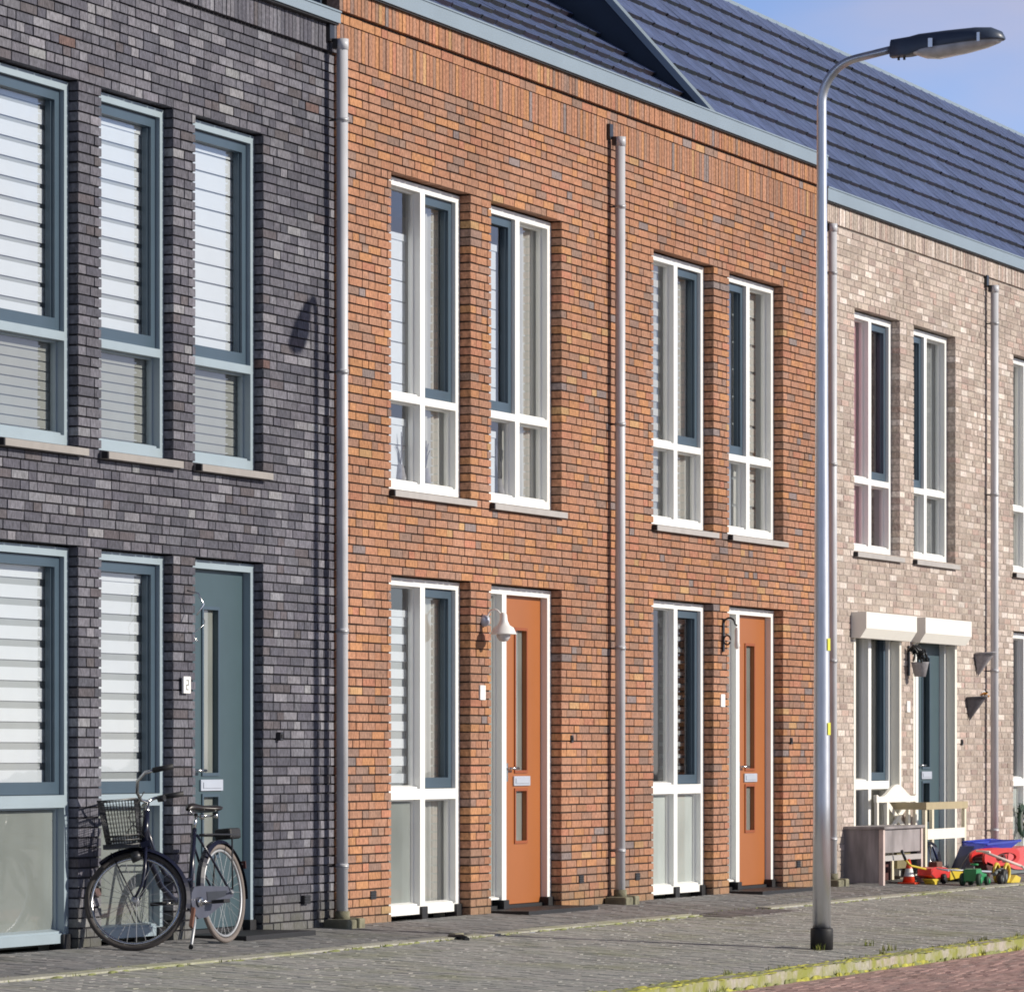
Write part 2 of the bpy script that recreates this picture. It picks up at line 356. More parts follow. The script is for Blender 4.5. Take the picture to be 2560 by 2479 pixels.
YF = 0.09      # face of the window frames behind the brick face
JW, TW, BW, MW = 0.078, 0.055, 0.060, 0.088
def lights(x0, x1, z0, z1, mull, trans):
    JW = .056 if x1 < 29 else .078
    """clear openings inside a frame: list rows(bottom first) of columns"""
    xs = [x0 + JW] + [v for mu in mull for v in (mu - MW / 2, mu + MW / 2)] + [x1 - JW]
    zs = [z0 + BW] + ([trans[0], trans[1]] if trans else []) + [z1 - TW]
    return [[(xs[2 * i], xs[2 * i + 1], zs[2 * j], zs[2 * j + 1]) for i in range(len(xs) // 2)] for j in range(len(zs) // 2)]
def frame_mesh(x0, x1, z0, z1, mull, trans, m, rail=True):
    mb = MB(); yb = 0.186; JW = .056 if x1 < 29 else .078
    mb.box(x0, x0 + JW, YF, yb, z0, z1, m); mb.box(x1 - JW, x1, YF, yb, z0, z1, m)
    mb.box(x0 + JW, x1 - JW, YF, yb, z1 - TW, z1, m)
    if rail: mb.box(x0 + JW, x1 - JW, YF, yb, z0, z0 + BW, m)
    else: mb.box(x0 + JW, x1 - JW, YF + .03, yb, z0 - .05, z0 + .012, 'black')
    xs = [x0 + JW] + [v for mu in mull for v in (mu - MW / 2, mu + MW / 2)] + [x1 - JW]
    for mu in mull: mb.box(mu - MW / 2, mu + MW / 2, YF, yb, z0 + (BW if rail else .0125), z1 - TW, m)
    if trans:
        for i in range(len(xs) // 2): mb.box(xs[2 * i], xs[2 * i + 1], YF, yb, trans[0], trans[1], m)
    return mb
def add_beads(mb, L, m, w_=0.014, y0=0.142):
    a, b, c, d = L
    mb.box(a, a + w_, y0, 0.178, c, d, m); mb.box(b - w_, b, y0, 0.178, c, d, m)
    mb.box(a + w_, b - w_, y0, 0.178, d - w_, d, m)
    # sloped glazing ledge at the bottom
    zt = c + 0.026
    mb.face([(a + w_, 0.108, c + 0.014), (b - w_, 0.108, c + 0.014), (b - w_, 0.164, zt), (a + w_, 0.164, zt)], m)
    mb.face([(a + w_, 0.108, c), (b - w_, 0.108, c), (b - w_, 0.108, c + 0.014), (a + w_, 0.108, c + 0.014)], m)
def casement_mesh(L, m='slate', cw=0.062):
    a, b, c, d = L; a += .004; b -= .004; c += .004; d -= .004
    mb = MB(); y0, y1 = 0.122, 0.182
    mb.box(a, a + cw, y0, y1, c, d, m); mb.box(b - cw, b, y0, y1, c, d, m)
    mb.box(a + cw, b - cw, y0, y1, d - cw, d, m); mb.box(a + cw, b - cw, y0, y1, c, c + cw + .015, m)
    for s_ in (0,):
        mb.box(a + cw, a + cw + .012, y0 + .022, y1, c + cw + .015, d - cw, m); mb.box(b - cw - .012, b - cw, y0 + .022, y1, c + cw + .015, d - cw, m)
    return mb
def pane(parent, Ls, m='glass', y=0.162, name='pane'):
    mb = MB()
    for a, b, c, d in Ls: mb.face([(a, y, c), (b, y, c), (b, y, d), (a, y, d)], m)
    return mb.build(name, parent, fix=False)
def zebra(parent, a, b, z0, z1, pitch=0.122, frac=0.72, y=0.215, off=0.0, m1='blindw', m2='blindg'):
    mb = MB(); z = z1 - off
    mb.box(a, b, y - .012, y + .03, z1 - .0, z1 + .05, m1)
    while z > z0 + 0.01:
        zb = max(z - pitch * frac, z0); mb.box(a, b, y - 0.002, y, zb, z, m1)
        z -= pitch
    mb.box(a + .001, b - .001, y + 0.010, y + 0.012, z0, z1, m2)
    mb.box(a, b, y - .006, y + .006, z0 - .022, z0, m1)
    return mb.build('blind', parent)
def curtain(parent, a, b, z0, z1, m='curtain', y=0.26, amp=0.028, wl=0.11, name='curtain'):
    mb = MB(); n = max(6, int((b - a) / 0.010)); ph = random.uniform(0, 6)
    pts = [(a + (b - a) * i / n, y + amp * math.sin(ph + 2 * math.pi * (a + (b - a) * i / n) / wl) + .35 * amp * math.sin(2.3 * ph + 17 * i / n)) for i in range(n + 1)]
    for i in range(n):
        (xa, ya), (xb, yb_) = pts[i], pts[i + 1]
        mb.face([(xa, ya, z0), (xb, yb_, z0), (xb, yb_, z1), (xa, ya, z1)], m, smooth=True)
    return mb.build(name, parent)
def sill(parent, x0, x1, z, m, label=None):
    mb = MB(); e = 0.02; zf, zb = z - .022, z - .066; a, b = x0 - e, x1 + e
    mb.prism([(a, -.045, zb), (a, -.045, zf), (a, YF - .001, z - .001), (a, YF - .001, zb)], (b - a, 0, 0), m)
    o = mb.build('sill', parent)
    c = MB(); c.box(a - .014, a - .001, -.043, .0, zb + .002, zf, 'black'); c.build('sill_end_shade', o); return o  # black box added at the left end, standing in for the shade there

def window(house, x0, x1, z0, z1, fm='white', mull=(), trans=None, cas=(), filmL=(), film='film', sillm=None, thick=False):
    """returns frame object + its clear lights; panes and casements are children"""
    if thick: pass
    mb = frame_mesh(x0, x1, z0, z1, list(mull), trans, fm)
    LL = lights(x0, x1, z0, z1, list(mull), trans)
    gl, fl, ca = [], [], []
    for j, row in enumerate(LL):
        for i, L in enumerate(row):
            if (j, i) in cas:
                ca.append(L); q = 0.07; gl.append((L[0] + q, L[1] - q, L[2] + q, L[3] - q))
            else:
                add_beads(mb, L, fm); q = 0.018; g = (L[0] + q, L[1] - q, L[2] + q, L[3] - q)
                (fl if (j, i) in filmL else gl).append(g)
    wo = mb.build('window', house, fix=False)
    for L in ca: casement_mesh(L).build('casement', wo, fix=False)
    if gl: pane(wo, gl)
    if fl: pane(wo, fl, film, name='frosted_pane')
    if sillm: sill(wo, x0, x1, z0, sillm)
    return wo, LL

def door_mesh(house, a, b, z0, z1, m, md, glassm='slitglass', y=0.145):
    """leaf with two recessed glass slits; a..b = leaf"""
    g0, g1 = a + 0.315, a + 0.535
    slots = [(g0, g1, 1.075, 2.155), (g0, g1, 0.53, 0.915)]
    mb = MB(); sheet_openings(mb, a, b, z0, z1, slots, y, y + 0.045, m)
    mb.face([(a, y, z0), (a, y + .05, z0), (a, y + .05, z1), (a, y, z1)], m); mb.face([(b, y, z0), (b, y, z1), (b, y + .05, z1), (b, y + .05, z0)], m)
    for (c, d, e, f_) in slots:      # moulding ring
        w_ = 0.022
        for bx in ((c - w_, c, e - w_, f_ + w_), (d, d + w_, e - w_, f_ + w_), (c, d, f_, f_ + w_), (c, d, e - w_, e)):
            mb.box(bx[0], bx[1], y - 0.009, y - .0005, bx[2], bx[3], md)
    dr = mb.build('door', house, fix=False)
    p = MB()
    for (c, d, e, f_) in slots: p.face([(c, y + .03, e), (d, y + .03, e), (d, y + .03, f_), (c, y + .03, f_)], glassm)
    p.build('pane', dr, fix=False)
    lp = MB(); lp.box(a + .265, a + .60, y - .014, y - .0005, 0.955, 1.03, 'steel'); lp.box(a + .295, a + .57, y - .02, y - .0145, 0.972, 1.013, 'steel')
    lp.build('letter_plate', dr, bevel=0.004)
    a += .07; h = MB(); h.tube([(a + .06, y, 1.09), (a + .06, y - .05, 1.09)], .009, 'chrome', 8)
    h.tube([(a + .055, y - .05, 1.09), (a + .19, y - .052, 1.09)], .010, 'chrome', 8); h.box(a + .035, a + .085, y - .006, y - .0005, .99, 1.13, 'chrome')
    h.build('handle', dr)
    return dr

def downpipe(house, x, ztop, zbot=0.10):
    mb = MB(); y = -0.085; r = 0.040
    mb.tube([(x, y, zbot), (x, y, ztop)], r, 'pipe', 20)
    z = zbot + 0.35
    for zz in (0.42, 2.05, 3.85, 5.6):
        if zz < ztop - .1: mb.tube([(x, y, zz - .018), (x, y, zz + .018)], r + .004, 'pipe', 20)
    mb.tube([(x, y, ztop - .075), (x, y, ztop)], r + .004, 'pipe', 20)
    p = mb.build('downpipe', house)
    b = MB(); b.box(x - .085, x - .01, -0.03, 0.0, ztop - .02, ztop + .10, 'iron'); b.box(x - .05, x + .02, y + .02, -0.031, ztop - .07, ztop - .0, 'iron')
    b.build('hopper', p)
    for zz in (0.42, 2.05, 3.85, 5.6):
        if zz < ztop - .1:
            c = MB(); c.tube([(x, y, zz - .009), (x, y, zz + .009)], r + .0055, 'galv', 20); c.tube([(x - .005, y + r, zz), (x - .005, 0.01, zz)], .007, 'iron', 6)
            c.build('pipe_bracket', p)
    return p

def tiles(mb, X0, X1, pitch, zE, yE, nC, base, sp=0.322, wT=0.30):
    """slope of interlocking flat tiles starting at (yE,zE)"""
    cp, sp_ = math.cos(R(pitch)), math.sin(R(pitch))
    n = int(round((X1 - X0) / wT)); wT = (X1 - X0) / n
    for c in range(nC):
        for i in range(n):
            s0 = c * sp; s1 = s0 + sp + 0.05
            lift0 = 0.055 + random.uniform(-.003, .004); lift1 = 0.012
            off = (wT / 2 if c % 2 else 0) * 0
            xa = X0 + i * wT + 0.002; xb = xa + wT - 0.004
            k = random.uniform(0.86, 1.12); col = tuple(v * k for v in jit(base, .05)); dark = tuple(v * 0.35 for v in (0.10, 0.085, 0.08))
            dj = random.uniform(-.005, .005)
            def P(x, s, l): return (x, yE + s * cp - l * sp_, zE + s * sp_ + l * cp)
            prof = [(0, 0.004), (0.06, 0.0), (0.90, 0.0), (0.95, 0.007), (1.0, 0.006)]
            for (u0, l0), (u1, l1) in zip(prof[:-1], prof[1:]):
                x_0 = xa + (xb - xa) * u0; x_1 = xa + (xb - xa) * u1
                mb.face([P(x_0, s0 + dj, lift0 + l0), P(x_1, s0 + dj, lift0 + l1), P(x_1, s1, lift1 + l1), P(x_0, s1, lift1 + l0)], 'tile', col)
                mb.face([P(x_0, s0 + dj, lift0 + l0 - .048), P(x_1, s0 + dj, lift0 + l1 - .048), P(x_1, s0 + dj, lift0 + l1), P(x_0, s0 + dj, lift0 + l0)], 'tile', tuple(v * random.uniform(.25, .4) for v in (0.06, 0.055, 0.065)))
    # underlay
    a = (X0, yE, zE); s1 = nC * sp
    mb.face([(X0, yE, zE), (X1, yE, zE), (X1, yE + s1 * cp, zE + s1 * sp_), (X0, yE + s1 * cp, zE + s1 * sp_)], 'navy', (0.02, 0.02, 0.02))

ZE = dict(orange=6.53, dark=6.26, beige=6.25)
def shell(house, kind, x0, x1, ops, ybase=0.0):
    mort = {'orange': 'mortar_dark', 'dark': 'mortar_black', 'beige': 'mortar_pale'}[kind]
    mb = MB()
    # zones: ground floor, parapet between floors, upper floor, top
    for za, zb, n in ((-0.125, 0.0, 2), (0.0, 2.49, 40), (2.49, 3.11, 10), (3.11, 5.375, 36), (5.375, 6.07, 11)):
        o2 = ops
        brick_rows(mb, kind, x0, x1, za, zb, n, o2, y0=ybase)
    if kind == 'orange':
        soldier_row(mb, kind, x0, x1, 6.07, 6.296, ybase)
        brick_rows(mb, kind, x0, x1, 6.305, 6.375, 1, [], y0=ybase)
        soldier_row(mb, kind, x0, x1, 6.385, 6.56, ybase - 0.022)
    else:
        soldier_row(mb, kind, x0, x1, 6.082, 6.29, ybase - 0.020)
    mb.build('brickwork', house)
    bk = MB(); top = ZE[kind] + .03
    sheet_openings(bk, x0 + .002, x1 - .002, -0.125, top, ops, ybase + (0.013 if kind != 'beige' else .006), 0.186, mort, grow=0.009 if kind != 'beige' else .005)
    for xs in (x0 + .002, x1 - .002):
        bk.face([(xs, ybase + .013, -.125), (xs, .32, -.125), (xs, .32, top), (xs, ybase + .013, top)], mort)
    bk.build('mortar', house, fix=False)
    inn = MB(); sheet_openings(inn, x0 + .01, x1 - .01, 0.0, 6.1, ops, 0.187, 0.30, 'plaster', back=True)
    for (za, zb) in ((0.0, 2.62), (2.9, 5.6)):     # one room behind each storey
        a, b, y1, y2 = x0 + .02, x1 - .02, 0.301, 4.2
        inn.face([(a, y1, za), (b, y1, za), (b, y2, za), (a, y2, za)], 'plaster'); inn.face([(a, y1, zb), (a, y2, zb), (b, y2, zb), (b, y1, zb)], 'plaster')
        inn.face([(a, y2, za), (b, y2, za), (b, y2, zb), (a, y2, zb)], 'plaster')
        inn.face([(a, y1, za), (a, y2, za), (a, y2, zb), (a, y1, zb)], 'plaster'); inn.face([(b, y1, za), (b, y1, zb), (b, y2, zb), (b, y2, za)], 'plaster')
    inn.build('interior', house, fix=False)
def fascia(house, x0, x1, z, y=-0.065, h=.125):
    mb = MB()
    mb.box(x0, x1, y, 0.10, z + .012, z + h, 'zinc'); mb.box(x0, x1, y - .008, 0.12, z + h, z + h + .012, 'zinc')
    mb.box(x0, x1, y + .015, 0.08, z, z + .0115, 'black')
    return mb.build('fascia', house)
def vent(house, x, z):
    mb = MB(); mb.box(x - .05, x + .05, -.006, .02, z - .03, z + .03, 'iron')
    for k in range(3): mb.box(x - .045, x + .045, -.010, -.0065, z - .022 + k * .018, z - .014 + k * .018, 'black')
    mb.build('air_vent', house)
def bell(house, x, z=1.32):
    mb = MB(); mb.box(x - .02, x + .02, -.016, .015, z - .03, z + .028, 'iron'); mb.box(x - .010, x + .012, -.021, -.0165, z - .014, z + .014, 'black')
    mb.build('door_bell', house, bevel=.004)
def plate(house, x, z, digits):
    mb = MB(); mb.box(x - .052, x + .052, -.012, .004, z - .055, z + .055, 'white'); o = mb.build('number_plate', house, bevel=.003)
    mb = MB()
    S = .028; seg = {'a': (0, 1, 1, 1), 'g': (0, .5, 1, .5), 'd': (0, 0, 1, 0), 'f': (0, .5, 0, 1), 'b': (1, .5, 1, 1), 'e': (0, 0, 0, .5), 'c': (1, 0, 1, .5)}
    D = {'2': 'abged'}
    for i, ch in enumerate(digits):
        ox = x - S / 2 + (i - (len(digits) - 1) / 2) * S * 1.5
        for q in D.get(ch, ''):
            u0, v0, u1, v1 = seg[q]
            mb.box(ox + S * u0 - .003, ox + S * u1 + .003, -.0145, -.0125, z - .03 + .06 * v0 - .003, z - .03 + .06 * v1 + .003, 'grey')
    if digits: mb.build('digit', o)
def feet(wo, xs):
    for x in xs:
        mb = MB(); mb.box(x - .052, x + .052, YF - .022, .17, -.03, .085, 'black'); mb.build('foot_block', wo, bevel=.004)

# ------------------------------------------------------------------ houses
def H(name, label, x0, group=None):
    return thing(name, label, 'house', (0, 0, 0), 'brick houses in the terrace')
TU = (3.755, 3.81); TG = (0.868, 0.945)

# dark house ---------------------------------------------------------------
dk = H('brick_house', 'dark grey brick house with pale blue-grey window frames, behind the leaning bicycle', 0)
X0, X1 = 23.86, 29.355
dU = [(24.45, 25.50), (25.81, 26.83), (27.15, 28.20)]
ops = [(a, b, 3.11, 5.375) for a, b in dU] + [(a, b, -.02, 2.49) for a, b in dU]
shell(dk, 'dark', X0, X1, ops, 0.02)
for k, (a, b) in enumerate(dU):
    wo, LL = window(dk, a, b, 3.11, 5.36, 'palegrey', (), TU, cas={(1, 0)}, sillm='sill_beige')
    zebra(wo, a + .03, b - .03, 3.83, 5.30 - .11 * (k == 1), pitch=.122, frac=.76 if k < 2 else .9, y=.20)
    zebra(wo, a + .03, b - .03, 3.13, 3.80, pitch=.06, frac=.86, y=.205, m1='blind_dull', m2='blindg')
for k in (0, 1):
    a, b = dU[k]
    wo, LL = window(dk, a, b, 0.03, 2.475, 'palegrey', (), TG, cas={(1, 0)}, filmL={(0, 0)}, film='film')
    zebra(wo, a + .03, b - .03, .97, 2.30 if k else 2.36, pitch=.126, frac=.64, y=.20)
    feet(wo, [b - .05])
a, b = dU[2]
fr = frame_mesh(a, b, .03, 2.475, [], None, 'palegrey', False).build('door_frame', dk, fix=False); feet(fr, [b - .05])
door_mesh(dk, a + .056, b - .056, .046, 2.42, 'teal', 'slate')
for nm in (0,):
    st = MB(); st.box(a - .02, b + .02, -0.36, YF - .001, -.06, .018, 'black'); st.build('doorstep', dk, bevel=.004)
fascia(dk, X0, X1 - .07, ZE['dark'], h=.085)
mb = MB(); mb.box(X0, X1, .13, 5.2, 6.10, 6.22, 'navy'); mb.box(X0, X0 + .3, .325, 5.2, -.12, 6.099, 'mortar_black'); mb.build('roof', dk)
vent(dk, 28.86, .20); bell(dk, 28.42); plate(dk, 26.97, 1.647, '2')
# small wall hook with wire decoration on the pier
mb = MB(); mb.tube([(26.99, .0, 2.26), (26.99, -.08, 2.24), (27.03, -.10, 2.17), (26.97, -.08, 2.10)], .006, 'chrome', 6)
mb.tube([(26.99 + .05 * math.cos(t / 3), -.09 - .02 * math.sin(t / 2), 2.08 - .012 * t) for t in range(14)], .0025, 'chrome', 6)
tag(mb.build('wall_ornament'), 'thin silver wire ornament hanging on the dark pier beside the grey door', 'ornament')

# orange houses ------------------------------------------------------------
def orange_house(label, X0, X1, d, second):
    h = H('brick_house', label, 0)
    w1 = (30.31 + d, 31.80 + d); w2 = (32.20 + d, 33.66 + d)
    ops = [(*w1, 3.11, 5.375), (*w2, 3.11, 5.375), (*w1, -.02, 2.49), (*w2, -.02, 2.49)]
    shell(h, 'orange', X0, X1, ops)
    m1 = (w1[0] + .785,); m2 = (w2[0] + .755,)
    wA, LA = window(h, *w1, 3.11, 5.36, 'white', m1, TU, cas={(1, 1)}, sillm='sill')
    wB, LB = window(h, *w2, 3.11, 5.36, 'white', m2, TU, cas={(1, 0)}, sillm='sill')
    wG, LG = window(h, *w1, .03, 2.475, 'white', m1, TG, cas={(1, 1)}, filmL={(0, 0), (0, 1)} if second else {(0, 0)}, film='film_white' if second else 'film')
    feet(wG, [m1[0], w1[1] - .05])
    # door set: side light, mullion, leaf
    dm = w2[0] + .485
    f_ = frame_mesh(*w2, .03, 2.475, [dm], None, 'white', False); L = lights(*w2, .03, 2.475, [dm], None)[0]
    add_beads(f_, L[0], 'white'); fo = f_.build('door_frame', h, fix=False); pane(fo, [(L[0][0] + .018, L[0][1] - .018, L[0][2] + .03, L[0][3] - .018)], 'film' if not second else 'film_white', name='side_light')
    feet(fo, [dm, w2[1] - .05])
    door_mesh(h, L[1][0], L[1][1], .046, 2.42, 'orange', 'orange_dark')
    st = MB(); st.box(w2[0] + .02, w2[1] + .02, -.30, YF - .001, -.06, .018, 'black'); st.build('doorstep', h, bevel=.004)
    fascia(h, X0 - (0.07 if not second else 0), X1, 6.53)
    vent(h, w2[1] + .42, .21); vent(h, X0 + .62, .20); bell(h, w2[1] + .20)
    return h, wA, wB, wG, LA, LB, LG
oa, wA, wB, wG, LA, LB, LG = orange_house('orange brick house next to the dark grey one, with white dome lamp beside its door', 29.365, 34.735, 0, False)
zebra(wA, LA[1][0][0] - .03, LA[1][0][1] + .02, 3.83, 4.95, pitch=.15, frac=.94, y=.22); 
zebra(wA, LA[0][0][0] - .03, LA[0][0][1] + .02, 3.13, 3.60, pitch=.15, frac=.94, y=.22)
curtain(wA, LA[1][1][0] - .04, LA[1][1][1] + .06, 3.15, 5.34, 'curtain', .225, amp=.016)
zebra(wB, LB[1][0][0] - .03, LB[1][0][0] + .50, 3.83, 5.05, pitch=.15, frac=.94, y=.20)
zebra(wB, LB[0][0][0] - .03, LB[0][0][0] + .48, 3.13, 3.62, pitch=.15, frac=.94, y=.20)
curtain(wB, LB[1][1][0] - .03, LB[1][1][1] + .06, 3.15, 5.34, 'curtain', .225, amp=.016)
zebra(wG, LG[1][0][0] - .03, LG[1][0][1] + .02, .96, 2.20, pitch=.127, frac=.55, y=.21)
curtain(wG, LG[1][1][0] - .04, LG[1][1][1] + .06, .1, 2.44, 'curtain', .225, amp=.012, wl=.07)
plate(oa, 32.015, 1.66, '')
def sill_things(x, z, y=.205):
    mb = MB(); mb.lathe([(.0, 0), (.035, 0), (.045, .05), (.03, .11), (.022, .15), (.0, .15)], (x, y, z), 'wicker', 12)
    for k in range(9): a = random.uniform(0, 6.28); mb.tube([(x, y, z + .14), (x + .03 * math.cos(a), y + .015 * math.sin(a), z + .24), (x + .07 * math.cos(a), y + .02 * math.sin(a), z + random.uniform(.27, .42))], .004, 'wicker_dark', 5)
    return mb
for wo_, x_, z_ in ((wA, 31.42, 3.165), (wA, 30.95, 3.165), (wB, 32.86, 3.165)):
    sill_things(x_, z_).build('vase', wo_)
downpipe(oa, 29.265, 6.16)
ob, wA, wB, wG, LA, LB, LG = orange_house('orange brick house left of the street lamp, with the sloping roof verge above it', 34.735, 40.17, 5.425, True)
zebra(wA, LA[1][0][0] - .03, LA[1][0][1] + .02, 3.83, 5.3, pitch=.12, frac=.5, y=.22, m1='curtain'); zebra(wA, LA[0][0][0] - .03, LA[0][0][1] + .02, 3.13, 3.74, pitch=.12, frac=.5, y=.22, m1='curtain')
curtain(wA, LA[1][1][0] - .04, LA[1][1][1] + .06, 3.15, 5.34, 'curtain', .225, amp=.016)
zebra(wB, LB[1][1][0] - .03, LB[1][1][1] + .02, 3.13, 5.3, pitch=.24, frac=.9, y=.24, m1='curtain')
curtain(wB, LB[1][0][0] - .03, LB[1][0][1] + .02, 3.15, 5.34, 'blindg', .225, amp=.014)
zebra(wG, LG[1][1][0] - .03, LG[1][1][1] + .02, .98, 2.3, pitch=.10, frac=.32, y=.24, m1='blindg', m2='black')
curtain(wG, LG[1][0][0] - .1, LG[1][0][1], .1, 2.42, 'blindg', .34)
plate(ob, 37.44, 1.66, '')
downpipe(ob, 34.735, 6.16)

# beige houses -------------------------------------------------------------
def beige_house(label, X0, X1, d, openings=True):
    h = H('brick_house', label, 0)
    w1 = (41.16 + d, 42.60 + d); w2 = (43.05 + d, 44.47 + d)
    ops = [(*w1, 3.11, 5.375), (*w2, 3.11, 5.375), (*w1, -.02, 2.49), (*w2, -.02, 2.49)]
    shell(h, 'beige', X0, X1, ops)
    m1 = (w1[0] + .76,); m2 = (w2[0] + .68,)
    wA, LA = window(h, *w1, 3.11, 5.36, 'white', m1, TU, cas={(1, 1)}, sillm='sill')
    wB, LB = window(h, *w2, 3.11, 5.36, 'white', m2, TU, cas={(1, 0)}, sillm='sill')
    wG, LG = window(h, *w1, .03, 2.475, 'white', m1, TG, cas={(1, 1)}, filmL={(0, 0), (0, 1)} if d else set(), film='film_white')
    dm = w2[0] + .40
    f_ = frame_mesh(*w2, .03, 2.475, [dm], None, 'white', False); L = lights(*w2, .03, 2.475, [dm], None)[0]
    add_beads(f_, L[0], 'white'); fo = f_.build('door_frame', h, fix=False); pane(fo, [(L[0][0] + .018, L[0][1] - .018, L[0][2] + .03, L[0][3] - .018)], name='side_light')
    feet(fo, [dm, w2[1] - .05]); feet(wG, [m1[0], w1[1] - .05])
    door_mesh(h, L[1][0], L[1][1], .046, 2.42, 'teal', 'slate', 'glass')
    fascia(h, X0, X1, 6.25)
    vent(h, w2[1] + .45, .21); bell(h, w2[1] + .20); plate(h, w2[0] - .2, 1.66, '')
    return h, wA, wB, wG, LA, LB, LG, w1, w2
ba, wA, wB, wG, LA, LB, LG, w1, w2 = beige_house('beige brick house with two white roller shutter boxes above its ground floor', 40.17, 45.60, 0)
curtain(wA, LA[1][0][0] - .06, LA[1][1][1] - .12, 3.15, 5.34, 'curtain_pink', .215, amp=.014, wl=.16)
curtain(wB, LB[1][0][0] - .03, LB[1][1][1] + .06, 3.15, 5.34, 'blindg', .225, amp=.014)
curtain(wG, LG[1][1][1] - .22, LG[1][1][1] + .02, .1, 2.42, 'curtain', .3, wl=.08)
for (a, b) in ((w1[0] - .10, w1[1] + .06), (w2[0] - .10, w2[1] + .06)):
    mb = MB(); y0, y1 = -.15, .0
    prof = [(y1, 2.525), (y0, 2.525), (y0, 2.375), (y0 + .06, 2.285), (y1, 2.285)]
    mb.prism([(a, y, z) for y, z in prof], (b - a, 0, 0), 'shutter')
    bx = mb.build('shutter_box', ba, bevel=.004, fix=True)
    for x in (a + .1, b - .06):
        g = MB(); g.box(x - .03, x + .03, -.004, YF - .002, .03, 2.284, 'creamw'); g.build('guide_rail', bx)
downpipe(ba, 40.24, 6.05); downpipe(ba, 45.58, 5.99)
bb, wA, wB, wG, LA, LB, LG, w1b, w2b = beige_house('beige brick house at the right edge of the photo, beyond the last downpipe', 45.60, 51.02, 5.42)
curtain(wA, LA[1][0][0] - .03, LA[1][1][1] + .05, 3.15, 5.34, 'curtain', .225, amp=.015)
def roof_only(label, X0, X1):
    h = H('brick_house', label, 0)
    mb = MB(); sheet_openings(mb, X0, X1, -.12, 6.27, [], 0.0, .2, 'weathered'); 
    bk = MB(); brick_rows(bk, 'beige', X0, X1, 5.375, 6.07, 11, []); soldier_row(bk, 'beige', X0, X1, 6.082, 6.29, -.02); bk.build('brickwork', h)
    mb = MB(); mb.box(X0, X1, .0105, .3, -.12, 6.27, 'mortar_pale'); mb.build('wall', h)
    fascia(h, X0, X1, 6.25); return h
bc = roof_only('farther terrace house of which only the blue tiled roof shows, third from the street lamp', 51.02, 56.44)
bd = roof_only('farthest terrace house in view, only a corner of its roof showing at the right edge', 56.44, 61.86)

# roofs ---------------------------------------------------------------------
BASE = (0.086, 0.116, 0.225)
PITCH = 48.0; NC = 10
cp, sp_ = math.cos(R(PITCH)), math.sin(R(PITCH))
ye, ze = 0.02, 6.34          # eaves line of the steep slope at the beige houses
VX = 38.24
def steep(h, x0, x1, c0=0):
    mb = MB(); s = c0 * .322
    tiles(mb, x0, x1, PITCH, ze + s * sp_, ye + s * cp, NC - c0, BASE)
    o = mb.build('roof', h, fix=False)
    s1 = NC * .322; yr, zr = ye + s1 * cp, ze + s1 * sp_
    r = MB(); r.box(x0, x1, -.01, .16, -.03, .05, 'zinc', mat=Matrix.Translation((0, yr, zr)))
    r.box(x0, x1, .15, .19, -2.4, .05, 'navy', mat=Matrix.Translation((0, yr, zr)))
    r.build('ridge_cap', o)
    return o
for h, a, b in ((ba, 40.17, 45.60), (bb, 45.60, 51.02), (bc, 51.02, 56.44), (bd, 56.44, 61.86)): steep(h, a, b)
ro = steep(ob, VX + .02, 40.17, 1)
# verge board and cheek of the steep slope
s1 = NC * .322
mb = MB()
def SP(x, s, l): return (x, ye + s * cp - l * sp_, ze + s * sp_ + l * cp)
for (xa, xb, l0, l1, m) in ((VX - .07, VX + .07, .03, .085, 'zinc'),):
    mb.prism([SP(xa, .42, l0), SP(xa, s1, l0), SP(xa, s1, l1), SP(xa, .42, l1)], (xb - xa, 0, 0), m)
mb.build('verge_board', ro)
mb = MB()
mb.prism([(VX - .03, .12, 6.45), (VX - .03, ye + s1 * cp, 6.45), SP(VX - .03, s1, .019), SP(VX - .03, .30, .019)], (.05, 0, 0), 'navy')
mb.build('cheek', ro)
# shallower slope over the left orange house
P2 = 36.0; y2, z2 = 0.13, 6.58
for h, a, b in ((oa, 29.33, 34.735), (ob, 34.735, VX - .055)):
    mb = MB(); tiles(mb, a, b, P2, z2, y2, 9, BASE); mb.build('lower_roof', h, fix=False)
# left gable cheek of the orange roof above the dark house
c2, s2 = math.cos(R(P2)), math.sin(R(P2)); L2 = 9 * .322
mb = MB(); mb.prism([(29.30, .10, 6.1), (29.30, y2 + L2 * c2, 6.1), (29.30, y2 + L2 * c2, z2 + L2 * s2 + .07), (29.30, .10, 6.66)], (.028, 0, 0), 'navy')
mb.build('cheek', oa)

